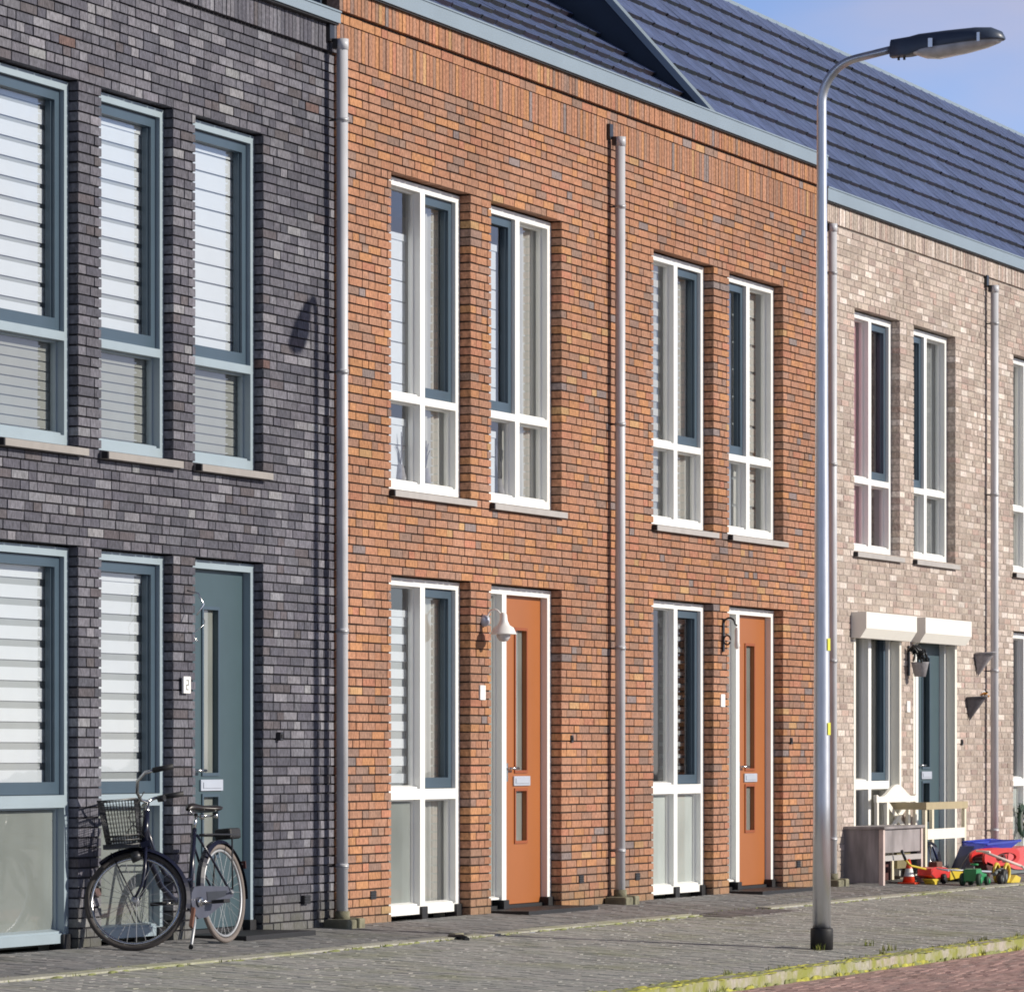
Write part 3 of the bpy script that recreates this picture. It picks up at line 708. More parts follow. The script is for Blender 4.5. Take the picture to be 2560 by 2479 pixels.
# ------------------------------------------------------------------ ground
SL = 0.04
def gz(y): return SL * y if y > -4.0 else -0.228
def pavmat(name, c1, c2, moss, mossf, rough=0.9):
    m = colmat(name, rough=rough, noise=0.22, nscale=30, bump=0.4, spec=0.25); t = m.node_tree; b = t.nodes['Principled BSDF']
    src = b.inputs['Base Color'].links[0].from_socket
    tc = t.nodes.new('ShaderNodeTexCoord'); n = t.nodes.new('ShaderNodeTexNoise'); n.inputs['Scale'].default_value = 1.1 if name != 'mossy_kerb' else 4.0; n.inputs['Detail'].default_value = 7
    n.inputs['Roughness'].default_value = 0.7
    t.links.new(tc.outputs['Object'], n.inputs['Vector'])
    r = t.nodes.new('ShaderNodeValToRGB'); r.color_ramp.elements[0].position = 0.5 if name != 'mossy_kerb' else .40; r.color_ramp.elements[1].position = 0.68 if name != 'mossy_kerb' else .58
    r.color_ramp.elements[1].color = (mossf, mossf, mossf, 1); t.links.new(n.outputs['Fac'], r.inputs['Fac'])
    mx = t.nodes.new('ShaderNodeMix'); mx.data_type = 'RGBA'; mx.inputs[7].default_value = (*moss, 1)
    t.links.new(r.outputs[0], mx.inputs[0]); t.links.new(src, mx.inputs[6]); t.links.new(mx.outputs[2], b.inputs['Base Color'])
    return m
M['paver'] = pavmat('grey_beige_pavers', None, None, (0.25, 0.26, 0.14), 0.6)
M['paver_dark'] = pavmat('dark_pavers', None, None, (0.12, 0.13, 0.07), 0.35)
M['kerbstone'] = pavmat('mossy_kerb', None, None, (0.25, 0.265, 0.06), .95)
M['edging'] = pavmat('mossy_edging', None, None, (0.27, 0.29, 0.12), 0.8)
M['roadbrick'] = pavmat('red_road_bricks', None, None, (0.15, 0.12, 0.09), 0.4)
M['joint'] = plain('sandy_joint', (0.23, 0.235, 0.16), 0.95, noise=0.4, nscale=3)
M['joint_dark'] = plain('dark_joint', (0.10, 0.10, 0.09), 0.95, noise=0.4, nscale=3)
M['groundm'] = plain('tarmac', (0.10, 0.10, 0.10), 0.95, noise=0.3, nscale=0.5)
def pavers(name, x0, x1, y0, y1, lx, ly, mat, cols, zoff=0.0, jm='joint', slope=True, stag=True, flatz=None, gap=0.0038, jitz=0.0015, xcut=None):
    mb = MB()
    def z(y): return (SL * y if flatz is None else flatz) + zoff
    mb.face([(x0, y0, z(y0) - .012), (x1, y0, z(y0) - .012), (x1, y1, z(y1) - .012), (x0, y1, z(y1) - .012)], jm, (0.06, 0.06, 0.05))
    nx = int((x1 - x0) / lx); row = 0; xa = x0
    while xa < x1 - 1e-4:
        xb = min(xa + lx, x1); y = y0 - (ly / 2 if row % 2 and stag else 0)
        while y < y1 - 1e-4:
            ya, yb = max(y, y0), min(y + ly, y1)
            if yb - ya > 0.02 and not (xcut and xcut(xa, ya)):
                k = random.uniform(.9, 1.08); c = tuple(v * k for v in random.choice(cols)); dz = random.uniform(-jitz, jitz); tl = random.uniform(-jitz, jitz)
                A, B = xa + gap / 2, xb - gap / 2; C, D = ya + gap / 2, yb - gap / 2
                za, zb = z(ya) + dz - tl, z(yb) + dz + tl
                mb.face([(A, C, za), (B, C, za), (B, D, zb), (A, D, zb)], mat, c)
                for P, Q in (((A, C, za), (B, C, za)), ((B, C, za), (B, D, zb)), ((B, D, zb), (A, D, zb)), ((A, D, zb), (A, C, za))):
                    mb.face([(P[0], P[1], P[2] - .012), (Q[0], Q[1], Q[2] - .012), Q, P], mat, c)
            y += ly
        xa = xb; row += 1
    return tag(mb.build(name), kind='structure')
G1 = [(0.235, 0.23, 0.23), (0.215, 0.215, 0.215), (0.25, 0.24, 0.235)]
G2 = [(0.375, 0.37, 0.345), (0.355, 0.352, 0.328), (0.395, 0.385, 0.36), (0.335, 0.335, 0.312), (0.375, 0.357, 0.34)]
G3 = [(0.42, 0.275, 0.25), (0.38, 0.245, 0.225), (0.45, 0.30, 0.27), (0.37, 0.26, 0.24)]
PX0, PX1 = 20.0, 62.0
gap_ = lambda x, y: 33.5 < x < 35.25
pavers('house_path', PX0, PX1, -1.075, -0.001, 0.10, 0.21, 'paver_dark', G1, jm='joint_dark')
pavers('path_edging', PX0, 33.52, -1.20, -1.075, 1.0, 0.13, 'edging', [(0.40, 0.39, 0.33), (0.36, 0.35, 0.30)], zoff=.012, gap=.008)
pavers('path_edging', 35.22, PX1, -1.20, -1.075, 1.0, 0.13, 'edging', [(0.40, 0.39, 0.33), (0.36, 0.35, 0.30)], zoff=.012, gap=.008)
pavers('paving_patch', 33.53, 35.21, -1.46, -1.08, 0.10, 0.19, 'paver_dark', [(0.15, 0.14, 0.14), (0.17, 0.15, 0.15)], zoff=.004, jm='joint_dark')
pavers('pavement', PX0, PX1, -3.84, -1.20, 0.07, 0.205, 'paver', G2, zoff=-.0005)
# kerb
mb = MB(); x = PX0
while x < PX1:
    c = tuple(v * random.uniform(.96, 1.04) for v in (0.38, 0.35, 0.30)); e = x + 0.996
    zt = SL * -3.90
    mb.box(x, e, -4.00, -3.845, -.40, zt + .006, 'kerbstone', col=c); x += 1.0
tag(mb.build('kerb'), kind='structure')
pavers('road', PX0, PX1, -6.4, -4.005, 0.21, 0.07, 'roadbrick', G3, flatz=-0.228, stag=True)
mb = MB(); mb.face([(-300, -300, -.33), (400, -300, -.33), (400, -6.38, -.33), (-300, -6.38, -.33)], 'groundm')
mb.face([(-300, 6, -.33), (400, 6, -.33), (400, 600, -.33), (-300, 600, -.33)], 'groundm')
mb.face([(-300, -6.38, -.33), (20.0, -6.38, -.33), (20.0, 6, -.33), (-300, 6, -.33)], 'groundm'); mb.face([(61.9, -6.38, -.33), (400, -6.38, -.33), (400, 6, -.33), (61.9, 6, -.33)], 'groundm')
mb.face([(20.0, .3, -.13), (61.9, .3, -.13), (61.9, 6, -.13), (20.0, 6, -.13)], 'groundm')
mb.face([(20.0, -6.38, -.33), (20.0, 6, -.33), (20.0, 6, -.13), (20.0, -6.38, -.33)], 'groundm')
tag(mb.build('ground'), kind='structure')
mb = MB(); mb.face([(20, -40, -.232), (62, -40, -.232), (62, -6.39, -.232), (20, -6.39, -.232)], 'groundm'); mb.build('ground_far')['kind'] = 'structure'
bpy.data.objects['ground_far'].name = 'street'

# grass and moss along the kerb and edging
mb = MB()
def blade(x, y, z, h, lean):
    a = random.uniform(0, 6.28); dx, dy = math.cos(a), math.sin(a); w_ = random.uniform(.002, .004); c = jit(random.choice([(0.14, 0.19, 0.03), (0.22, 0.24, 0.04), (0.30, 0.29, 0.08)]), .2)
    p = Vector((x, y, z)); side = Vector((-dy, dx, 0)) * w_; m_ = p + Vector((dx * lean * .4, dy * lean * .4, h * .6)); e = p + Vector((dx * lean, dy * lean, h))
    mb.face([p - side, p + side, m_ + side * .7, m_ - side * .7], 'grassc', c); mb.face([m_ - side * .7, m_ + side * .7, e], 'grassc', c)
M['grassc'] = colmat('grass_blades_varied', rough=.8, noise=.15, bump=0)
for i in range(120):
    x = random.uniform(23, 42); y = random.choice([-3.84, -3.84, -4.01, -4.01]); z = SL * y if y > -4 else -.228
    n = random.choice([4, 6, 10, 26]); sp0 = random.uniform(.015, .05)
    for k in range(n): blade(x + random.gauss(0, sp0 * 1.5), y + random.gauss(0, .008), z - .004, random.uniform(.012, .035 if n < 20 else .055), random.uniform(.005, .03))
for i in range(110):
    x = random.uniform(22, 46); y = random.choice([-1.075, -1.205])
    for k in range(random.choice([3, 6, 9])): blade(x + random.gauss(0, .05), y + random.gauss(0, .006), SL * y, random.uniform(.006, .022), .01)
for cx_, cy_, r_ in ((30.75, -3.44, .04), (30.3, -3.72, .06), (29.86, -3.36, .04)):
    for k in range(22): blade(cx_ + random.gauss(0, r_), cy_ + random.gauss(0, r_ * .4), SL * cy_, random.uniform(.02, .06), .02)
tag(mb.build('grass', fix=False), 'thin green and yellowing grass tufts along kerb and path edging', 'grass', kind='stuff')
# moss cushions
mb = MB()
M['mossm'] = plain('moss_cushion', (0.36, 0.35, 0.06), 0.95, noise=0.5, nscale=14, bump=.5, bscale=90)
M['mossg'] = plain('moss_dull', (0.22, 0.24, 0.09), 0.95, noise=0.4, nscale=14, bump=.5, bscale=90)
def cushion(x, y, z, rx, ry, h, m):
    n = 9; i0 = len(mb.v); ph = random.uniform(0, 6)
    rings = ((1.0, 0), (.8, .55), (.45, .9)); 
    for rr, hh in rings:
        for j in range(n):
            t = 2 * math.pi * j / n; q = 1 + .22 * math.sin(3 * t + ph) + .1 * math.sin(5 * t)
            mb.v.append((x + rx * rr * q * math.cos(t), y + ry * rr * q * math.sin(t), z + h * hh))
    mb.v.append((x, y, z + h)); top = len(mb.v) - 1
    for k in range(2):
        for j in range(n): mb.f.append((i0 + k * n + j, i0 + k * n + (j + 1) % n, i0 + (k + 1) * n + (j + 1) % n, i0 + (k + 1) * n + j)); mb.m.append(mb.mi(m)); mb.c.append(None); mb.sm.append(True)
    for j in range(n): mb.f.append((i0 + 2 * n + j, i0 + 2 * n + (j + 1) % n, top)); mb.m.append(mb.mi(m)); mb.c.append(None); mb.sm.append(True)
for i in range(900):
    x = random.uniform(22, 46); y = random.choice([random.uniform(-3.87, -3.835), random.uniform(-4.0, -3.98), random.uniform(-3.97, -3.85)]); z = SL * -3.90 + .002
    cushion(x, y, z, random.uniform(.02, .11), random.uniform(.008, .022), random.uniform(.004, .012), random.choice(['mossm', 'mossm', 'mossg']))
for i in range(420):
    x = random.uniform(22, 46); cushion(x, random.uniform(-4.012, -4.002), -.231, random.uniform(.02, .13), random.uniform(.006, .012), random.uniform(.006, .03), random.choice(['mossm', 'mossg']))
for i in range(520):
    x = random.uniform(21.5, 50)
    if 33.5 < x < 35.25: continue
    y = random.choice([-1.07, -1.205, -1.10]) + random.gauss(0, .012); cushion(x, y, SL * y - .002, random.uniform(.02, .09), random.uniform(.006, .02), random.uniform(.004, .014), 'mossg')
tag(mb.build('moss', fix=False), 'yellow green moss cushions growing on the kerb and along the edging', 'moss', kind='stuff')

# concrete blocks where the downpipes go into the ground
def gully(x, label):
    t = thing('drain_block', label, 'drain', (x, 0, 0), 'drain blocks under the downpipes')
    b = MB(); b.box(-.16, .0, -.20, -.01, -.03, .055, 'stone'); b.box(.02, .12, -.21, -.012, -.03, .062, 'stone'); b.build('block', t, bevel=.014)
    c = MB(); c.tube([(0.0, -.085, .04), (0.0, -.085, .11)], .052, 'stone', 16); c.build('collar', t)
gully(29.265, 'mossy concrete drain block under the downpipe between dark and orange houses')
gully(34.735, 'mossy concrete drain block under the downpipe between the two orange houses')
gully(40.24, 'mossy drain block under the downpipe next to the weathered play table')
# scrap on the edging
mb = MB(); mb.tube([(28.72, -1.12, -.035), (28.66, -1.24, -.03), (28.60, -1.30, -.044)], .018, 'iron', 8); mb.box(28.80, 28.95, -1.13, -1.08, -.045, -.015, 'stone')
tag(mb.build('loose_scrap'), 'small dark scrap and stone lying on the edging before the left orange house', 'scrap')

# ------------------------------------------------------------------ street lamp
sl = thing('street_lamp', 'tall tapered grey metal street lamp with curved arm, two yellow stickers and black foot', 'street lamp', (30.0, -3.34, -.134))
mb = MB(); zt = 5.77
pts = [(0, 0, 0.0)] + [(0, 0, z) for z in (1.0, 2.0, 3.0, 4.0, 5.0, zt)]
rs = [.064, .058, .053, .048, .042, .036, .033]
for k in range(1, 13):
    a = k / 12 * R(80); rr = .30; pts.append((0, -rr * (1 - math.cos(a)), zt + rr * math.sin(a))); rs.append(.033 - .006 * k / 12)
e = Vector(pts[-1]); pts.append(tuple(e + Vector((0, -.30, .055)))); rs.append(.026)
mb.tube(pts, rs, 'alu', 32); mb.build('pole', sl)
mb = MB(); mb.lathe([(.0, .0), (.078, .0), (.078, .13), (.0755, .145), (.066, .146)], (0, 0, 0), 'black', 28); mb.build('foot_sleeve', sl)
for z in (2.08, 1.505):
    mb = MB(); n = 10; rr = .0585 if z > 1.9 else .0608; i = 0
    for k in range(n):
        a0 = R(-118) + R(60) * k / n; a1 = R(-118) + R(60) * (k + 1) / n
        h = .042
        mb.face([(rr * math.cos(a0), rr * math.sin(a0), z - h), (rr * math.cos(a1), rr * math.sin(a1), z - h), (rr * math.cos(a1), rr * math.sin(a1), z + h), (rr * math.cos(a0), rr * math.sin(a0), z + h)], 'sticker')
    mb.build('sticker', sl)
# luminaire: lofted shell
hy0 = pts[-1][1] + .05; hz0 = pts[-1][2] - .0
def loft(mb, secs, m, n=20, half=None):
    i0 = len(mb.v)
    for (y, cz, wx, hz) in secs:
        for j in range(n):
            t = 2 * math.pi * j / n; cx_, sz_ = math.cos(t), math.sin(t)
            sx_ = abs(cx_) ** .75 * (1 if cx_ > 0 else -1); ss = abs(sz_) ** .75 * (1 if sz_ > 0 else -1)
            if half == 'top' and ss < 0: ss *= .12
            if half == 'bot' and ss > 0: ss *= .1
            mb.v.append((wx * sx_, y, cz + hz * ss))
    for k in range(len(secs) - 1):
        for j in range(n): mb.f.append((i0 + k * n + j, i0 + k * n + (j + 1) % n, i0 + (k + 1) * n + (j + 1) % n, i0 + (k + 1) * n + j)); mb.m.append(mb.mi(m)); mb.c.append(None); mb.sm.append(True)
    for k, rv in ((0, 0), (len(secs) - 1, 1)):
        q = [i0 + k * n + j for j in range(n)]; mb.f.append(tuple(q[::-1] if rv else q)); mb.m.append(mb.mi(m)); mb.c.append(None); mb.sm.append(False)
def secs_(L): return [(hy0 + a, hz0 + b, c, d) for a, b, c, d in L]
mb = MB(); loft(mb, secs_([(0, -.055, .050, .112), (-.13, -.050, .062, .120), (-.2, -.035, .088, .118), (-.40, -.010, .122, .104), (-.60, .008, .128, .094), (-.71, .016, .110, .080), (-.77, .018, .070, .052), (-.795, .018, .02, .012)]), 'lampshell', 28, 'top')
hd = mb.build('lamp_head', sl)
mb = MB(); loft(mb, secs_([(-.15, -.045, .06, .004), (-.24, -.032, .10, .050), (-.33, -.022, .112, .068), (-.52, -.002, .116, .060), (-.66, .010, .098, .044), (-.75, .016, .06, .022), (-.775, .017, .03, .004)]), 'lampbowl', 28, 'bot'); mb.build('lamp_bowl', hd)
mb = MB(); mb.box(-.142, -.124, hy0 - .33, hy0 - .30, hz0 - .03, hz0 + .03, 'chrome'); mb.build('clip', hd)
mb = MB(); mb.box(-.142, -.124, hy0 - .66, hy0 - .64, hz0 - .01, hz0 + .05, 'chrome'); mb.build('clip', hd)
for q in (.05, .09): mb = MB(); mb.tube([(0, hy0 - q, hz0 - .04), (0, hy0 - q, hz0 - .085)], .009, 'iron', 8); mb.build('bolt', hd)

# ------------------------------------------------------------------ wall lamps and planters
wl = thing('wall_lamp', 'white dome wall lamp on a gooseneck beside the left orange door', 'wall lamp', (32.045, 0, 2.20))
mb = MB(); mb.lathe([(.0, -.05), (.028, -.045), (.045, -.02), (.045, .0)], (0, 0, 0), 'steel', 20, axis='y'); mb.build('wall_plate', wl)
mb = MB(); mb.tube([(0, -.03, 0)] + [(0, -.09 + .06 * math.cos(R(t)), .0 + .085 * math.sin(R(t))) for t in range(20, 185, 20)] + [(0, -.155, -.0)], .007, 'white', 10); mb.build('arm', wl)
mb = MB(); mb.lathe([(.0, .06), (.018, .058), (.026, .04), (.030, .0), (.046, -.035), (.078, -.055), (.094, -.095), (.100, -.10), (.094, -.104), (.05, -.10)], (0, -.165, -.0), 'white', 24)
mb.build('lamp_shade', wl)
mb = MB(); mb.lathe([(.052, -.10), (.050, -.125), (.032, -.152), (.0, -.16)], (0, -.165, 0), 'lampbowl', 16); mb.build('bulb', wl)
wl = thing('wall_lamp', 'slender white lamp hanging from a black scroll bracket beside the right orange door', 'wall lamp', (37.46, 0, 2.24))
mb = MB(); mb.box(-.018, .018, -.012, .004, -.16, .12, 'iron')
mb.tube([(0, -.01, .10)] + [(0, -.06 - .05 * math.cos(R(t)), .08 + .05 * math.sin(R(t))) for t in range(0, 190, 24)][::-1] + [(0, -.13, .06)], .008, 'iron', 8)
mb.tube([(0, -.04 - .03 * math.cos(R(t)), -.06 + .04 * math.sin(R(t))) for t in range(0, 340, 24)], .007, 'iron', 8); mb.build('bracket', wl)
mb = MB(); mb.lathe([(.0, .05), (.012, .045), (.020, .02), (.018, -.07), (.024, -.11), (.014, -.135), (.0, -.14)], (0, -.13, .0), 'white', 16); mb.build('lamp_shade', wl)

hp = thing('wall_planter', 'grey pot under black curled ironwork on the pier between the shutter boxes', 'planter', (42.86, 0, 2.08))
mb = MB(); mb.box(-.02, .02, -.015, .004, -.12, .17, 'iron')
for s_ in (-1, 0, 1): mb.tube([(s_ * .05, -.02, .12), (s_ * .08, -.08, .17), (s_ * .05, -.13, .12), (s_ * .02, -.10, .07)], .014, 'iron', 6)
for k in range(16): a = random.uniform(0, 6.28); mb.tube([(0, -.12, .04), (.06 * math.cos(a), -.12 + .06 * math.sin(a), random.uniform(.06, .15)), (.10 * math.cos(a), -.12 + .08 * math.sin(a), random.uniform(.0, .12))], .011, 'iron', 5)
mb.build('ironwork', hp)
mb = MB(); mb.lathe([(.0, -.13), (.055, -.13), (.085, .0), (.092, .01), (.08, .005), (.0, -.01)], (0, -.12, .0), 'wicker', 18); mb.build('pot', hp)
def cone_planter(x, z, m, label, flower):
    t = thing('wall_planter', label, 'planter', (x, 0, z), 'cone wall planters beside the last downpipe')
    mb = MB(); n = 12; tip = (0, -.012, -.235); top = []
    for k in range(n + 1):
        a = math.pi * k / n; top.append((.10 * math.cos(a), -.008 - .19 * math.sin(a), .0 + .012 * math.sin(a)))
    for k in range(n): mb.face([top[k], top[k + 1], tip], m, smooth=True)
    mb.face([(.10, -.008, 0), tip, (-.10, -.008, 0)], m); mb.face([(p[0], p[1], p[2] - .02) for p in top], 'leaf')
    mb.tube(top, .008, m, 6); mb.build('pot', t)
    if flower:
        mb = MB()
        for k in range(26):
            a = random.uniform(0, 6.28); r_ = random.uniform(.0, .045); c = Vector((r_ * math.cos(a), -.17 + r_ * math.sin(a), random.uniform(.0, .06)))
            mb.lathe([(0, -.012), (.013, 0), (0, .012)], c, random.choice(['flower', 'flower', 'leaf', 'white']), 6)
        mb.build('flowers', t)
cone_planter(45.22, 2.22, 'wicker', 'pale grey cone planter on the beige wall, the upper of two', False)
cone_planter(44.92, 1.77, 'wicker_dark', 'dark grey cone planter with orange flower on the beige wall, the lower of two', True)
wr = MB()
for k in range(70):
    a = random.uniform(0, 6.28); c = Vector((.13 * math.cos(a), random.uniform(-.02, .02), .15 * math.sin(a)))
    d = Vector((random.uniform(-1, 1), random.uniform(-.4, .2), random.uniform(-1, 1))).normalized() * .06; s_ = d.cross(Vector((0, 1, 0))).normalized() * .02
    wr.face([c - d, c + s_, c + d, c - s_], 'leaf')
wr.tube([(.13 * math.cos(R(t)), 0, .15 * math.sin(R(t))) for t in range(0, 360, 20)], .02, 'leaf', 6, closed=True)
tag(wr.build('wreath', loc=(47.15, .06, .50), fix=False), 'dark leafy wreath on the pale lower window at the right edge', 'wreath')

# ------------------------------------------------------------------ bicycle
bk = thing('bicycle', 'old black step-through bicycle leaning with turned front wheel before the dark house', 'bicycle', (26.77, -.385, gz(-.385) + .002))
bk.rotation_euler = (R(5), 0, math.pi)
def ring(mb, c, Rr, r, m, n=48, flat=1.0, a0=0, a1=360, k=8):
    pts = [(c[0] + Rr * math.cos(R(a0 + (a1 - a0) * i / n)), c[1], c[2] + Rr * math.sin(R(a0 + (a1 - a0) * i / n))) for i in range(n + (0 if a1 - a0 == 360 else 1))]
    mb.tube(pts, r, m, k, closed=(a1 - a0 == 360))
def wheel(parent, c, tan=False, hub_r=.022):
    w_ = MB(); ring(w_, c, .303, .0165, 'tyre_tan' if tan else 'tyre', 56, k=10)
    o = w_.build('wheel', parent)
    r_ = MB(); ring(r_, c, .275, .010, 'chrome' if not tan else 'galv', 56, k=6); r_.build('rim', o)
    s = MB()
    for i in range(28):
        a = 2 * math.pi * i / 28; b = a + (.42 if i % 2 else -.42); l = .028 if (i // 2) % 2 else -.028
        s.tube([(c[0] + .018 * math.cos(b), c[1] + l, c[2] + .018 * math.sin(b)), (c[0] + .27 * math.cos(a), c[1], c[2] + .27 * math.sin(a))], .0014, 'galv', 4, cap=False)
    s.build('spokes', o)
    h = MB(); h.tube([(c[0], c[1] - .05, c[2]), (c[0], c[1] + .05, c[2])], hub_r, 'galv', 12); h.tube([(c[0], c[1] - .07, c[2]), (c[0], c[1] + .07, c[2])], .007, 'chrome', 8); h.build('hub', o)
    return o
wheel(bk, (0, 0, .32), tan=True, hub_r=.035)
F = MB(); bb_ = (.49, 0, .275); sc = (.335, 0, .74)
F.tube([bb_, sc], .017, 'bikeframe', 14)
HT = Vector((1.04, 0, .70)); HT2 = Vector((0.99, 0, .86))
F.tube([tuple(HT - (HT2 - HT).normalized() * .04), tuple(HT2)], .021, 'bikeframe', 14)
F.tube([tuple(HT), (.98, 0, .53), (.87, 0, .39), (.71, 0, .30), bb_], .019, 'bikeframe', 12)
F.tube([tuple(HT + Vector((-.02, 0, .07))), (.93, 0, .60), (.81, 0, .47), (.65, 0, .41), (.44, 0, .42)], .015, 'bikeframe', 12)
for s_ in (-1, 1):
    F.tube([(.49, s_ * .03, .275), (.25, s_ * .055, .295), (0, s_ * .06, .32)], .009, 'bikeframe', 8)
    F.tube([(.345, s_ * .02, .70), (.2, s_ * .05, .53), (0, s_ * .06, .32)], .008, 'bikeframe', 8)
F.tube([(.49, -.05, .275), (.49, .085, .275)], .020, 'galv', 12)
F.build('frame', bk)
s = MB(); s.tube([sc, (.29, 0, .835)], .012, 'chrome', 12); s.build('seat_post', bk)
s = MB(); loft(s, [(0.0, 0, .10, .030)], 'leather') if False else None
secs = []
SD = [(.50, .862, .012, .012), (.48, .872, .024, .026), (.42, .875, .030, .030), (.34, .866, .045, .026), (.27, .858, .085, .026), (.21, .858, .108, .030), (.17, .862, .095, .024), (.15, .862, .05, .012)]
i0 = len(s.v); n = 18
for (fx, z, wy, hz) in SD:
    for j in range(n):
        t = 2 * math.pi * j / n; s.v.append((fx - .09, wy * math.cos(t), z + hz * math.sin(t) * (1 if math.sin(t) > 0 else .6)))
for k in range(len(SD) - 1):
    for j in range(n): s.f.append((i0 + k * n + j, i0 + k * n + (j + 1) % n, i0 + (k + 1) * n + (j + 1) % n, i0 + (k + 1) * n + j)); s.m.append(s.mi('leather')); s.c.append(None); s.sm.append(True)
for y in (-.05, .05): s.tube([(.11, y, .835), (.11, y, .80)], .016, 'chrome', 8)
s.tube([(.38, 0, .855), (.27, -.02, .825), (.11, -.05, .815), (.11, .05, .815), (.27, .02, .825)], .005, 'chrome', 6)
s.build('saddle', bk)
s = MB(); ring(s, (0, 0, .32), .340, .012, 'bikeframe', 30, a0=-8, a1=178, k=8)
def guard(mb, c, Rr, w_, a0, a1, m, n=30):
    for i in range(n):
        A, B = R(a0 + (a1 - a0) * i / n), R(a0 + (a1 - a0) * (i + 1) / n)
        for (y0, y1, ra, rb) in ((-w_, -w_ * .5, Rr - .022, Rr), (-w_ * .5, w_ * .5, Rr, Rr), (w_ * .5, w_, Rr, Rr - .022)):
            mb.face([(c[0] + ra * math.cos(A), c[1] + y0, c[2] + ra * math.sin(A)), (c[0] + rb * math.cos(A), c[1] + y1, c[2] + rb * math.sin(A)), (c[0] + rb * math.cos(B), c[1] + y1, c[2] + rb * math.sin(B)), (c[0] + ra * math.cos(B), c[1] + y0, c[2] + ra * math.sin(B))], m, smooth=True)
s = MB(); guard(s, (0, 0, .32), .342, .030, 0, 188, 'bikeframe'); s.build('mudguard', bk, fix=False).rotation_euler = (0, 0, 0)
# skirt the rear wheel: carrier
s = MB()
for y in (-.055, .055):
    s.tube([(.32, y * .5, .70), (.28, y, .70), (-.20, y, .69), (-.22, y * .6, .69)], .006, 'iron', 8)
    s.tube([(-.10, y, .69), (-.01, y * 1.3, .34)], .006, 'iron', 8)
for fx in (.2, .08, -.04, -.16): s.tube([(fx, -.055, .697), (fx, .055, .697)], .005, 'iron', 6)
s.build('carrier', bk)
s = MB(); s.box(-.235, -.07, -.06, .06, .665, .735, 'black'); s.build('carrier_pad', bk, bevel=.016)
s = MB(); s.box(-.352, -.342, -.02, .02, .47, .52, 'darkred'); s.tube([(-.342, 0, .50), (-.31, 0, .50)], .006, 'iron', 6); s.build('rear_light', bk, bevel=.006)
# chain case (far side), crank, pedals
s = MB(); cc = [(.59, .275), (.575, .335), (.53, .37), (.44, .375), (.05, .362), (-.03, .345), (-.035, .30), (.05, .275), (.38, .175), (.50, .168), (.56, .205)]
s.prism([(x_, .036, z_) for x_, z_ in cc], (0, .028, 0), 'chaincase'); s.build('chain_case', bk, bevel=.008)
s = MB(); s.prism([(.06, .0645, .335), (.36, .0645, .335), (.36, .0645, .27), (.10, .0645, .30)], (0, .003, 0), 'iron'); s.build('chain_guard_slot', bk)
s = MB(); s.lathe([(.0, .0), (.03, .0), (.03, .02), (.0, .02)], (.49, .065, .275), 'chrome', 18, axis='y')
s.tube([(.49, .085, .275), (.33, .092, .268)], .010, 'chrome', 10); s.build('crank', bk); s = MB(); s.tube([(.49, -.08, .275), (.65, -.085, .282)], .010, 'chrome', 10); s.build('crank', bk)
for (fx, y, z) in ((.33, .145, .268), (.65, -.13, .282)):
    s = MB(); s.box(fx - .045, fx + .045, y - .045, y + .045, z - .012, z + .012, 'black'); s.build('pedal', bk, bevel=.004)
s = MB(); s.tube([(.47, .03, .25), (.56, .06, .14), (.78, .13, -.005)], .010, 'galv', 10); s.tube([(.77, .127, .0), (.795, .136, -.006)], .015, 'black', 10); s.build('kickstand', bk)
s = MB(); s.tube([(.0, .062, .32), (.0, .072, .33)], .016, 'galv', 12)
s.build('axle_nut', bk)
# steered front end: everything rotates about the raked head axis
ax = (HT2 - HT).normalized(); DEL = R(-70)
Mst = Matrix.Rotation(DEL, 4, ax)
def st_fix(o): o.matrix_local = Matrix.Translation(HT + Vector((0, 0, -.0))) @ Mst
HB = Vector((.150, 0, -.355))
wv = wheel(bk, tuple(HB)); wv.name = 'wheel'
bpy.context.view_layer.update()
Hw = (Mst @ HB) + HT; wdir = (Mst.to_3x3() @ Vector((1, 0, 0))); wn = (Mst.to_3x3() @ Vector((0, 1, 0)))
dropz = .32 * math.sqrt(max(0, 1 - wn.z ** 2)); DZ = dropz - Hw.z
def st_fix(o): o.matrix_local = Matrix.Translation(HT + Vector((0, 0, DZ))) @ Mst
st_fix(wv)
s = MB()
for s_ in (-1, 1):
    s.tube([(.0, s_ * .045, -.03), (.045, s_ * .05, -.19), (.085, s_ * .052, -.28), tuple(HB + Vector((0, s_ * .055, 0)))], [.013, .012, .010, .008], 'bikeframe', 10)
s.box(-.03, .03, -.06, .06, -.05, -.015, 'bikeframe'); st_fix(s.build('fork', bk))
s = MB(); guard(s, tuple(HB), .342, .030, 62, 205, 'bikeframe'); st_fix(s.build('mudguard', bk, fix=False))
s = MB(); s.box(-.375, -.355, -.03, .03, -.13, -.01, 'rust', mat=Matrix.Translation(HB) @ Matrix.Rotation(R(-22), 4, 'Y')); st_fix(s.build('mud_flap', bk))
s = MB(); rk = ax; top = ax * .26
s.tube([tuple(ax * .14), tuple(top)], .012, 'chrome', 12)
bars = [(0, 0, 0), (.035, .05, .004), (.045, .14, .03), (.02, .22, .075), (-.04, .262, .10), (-.12, .275, .095)]
P0 = top
pl = [tuple(P0 + Vector((x_, -y_, z_))) for x_, y_, z_ in bars[::-1]] + [tuple(P0 + Vector((x_, y_, z_))) for x_, y_, z_ in bars[1:]]
s.tube(pl, .0105, 'chrome', 12); st_fix(s.build('handlebar', bk))
for s_ in (-1, 1):
    g = MB(); g.tube([tuple(P0 + Vector((-.09, s_ * .273, .097))), tuple(P0 + Vector((-.22, s_ * .283, .085)))], .0175, 'black', 12); st_fix(g.build('grip', bk))
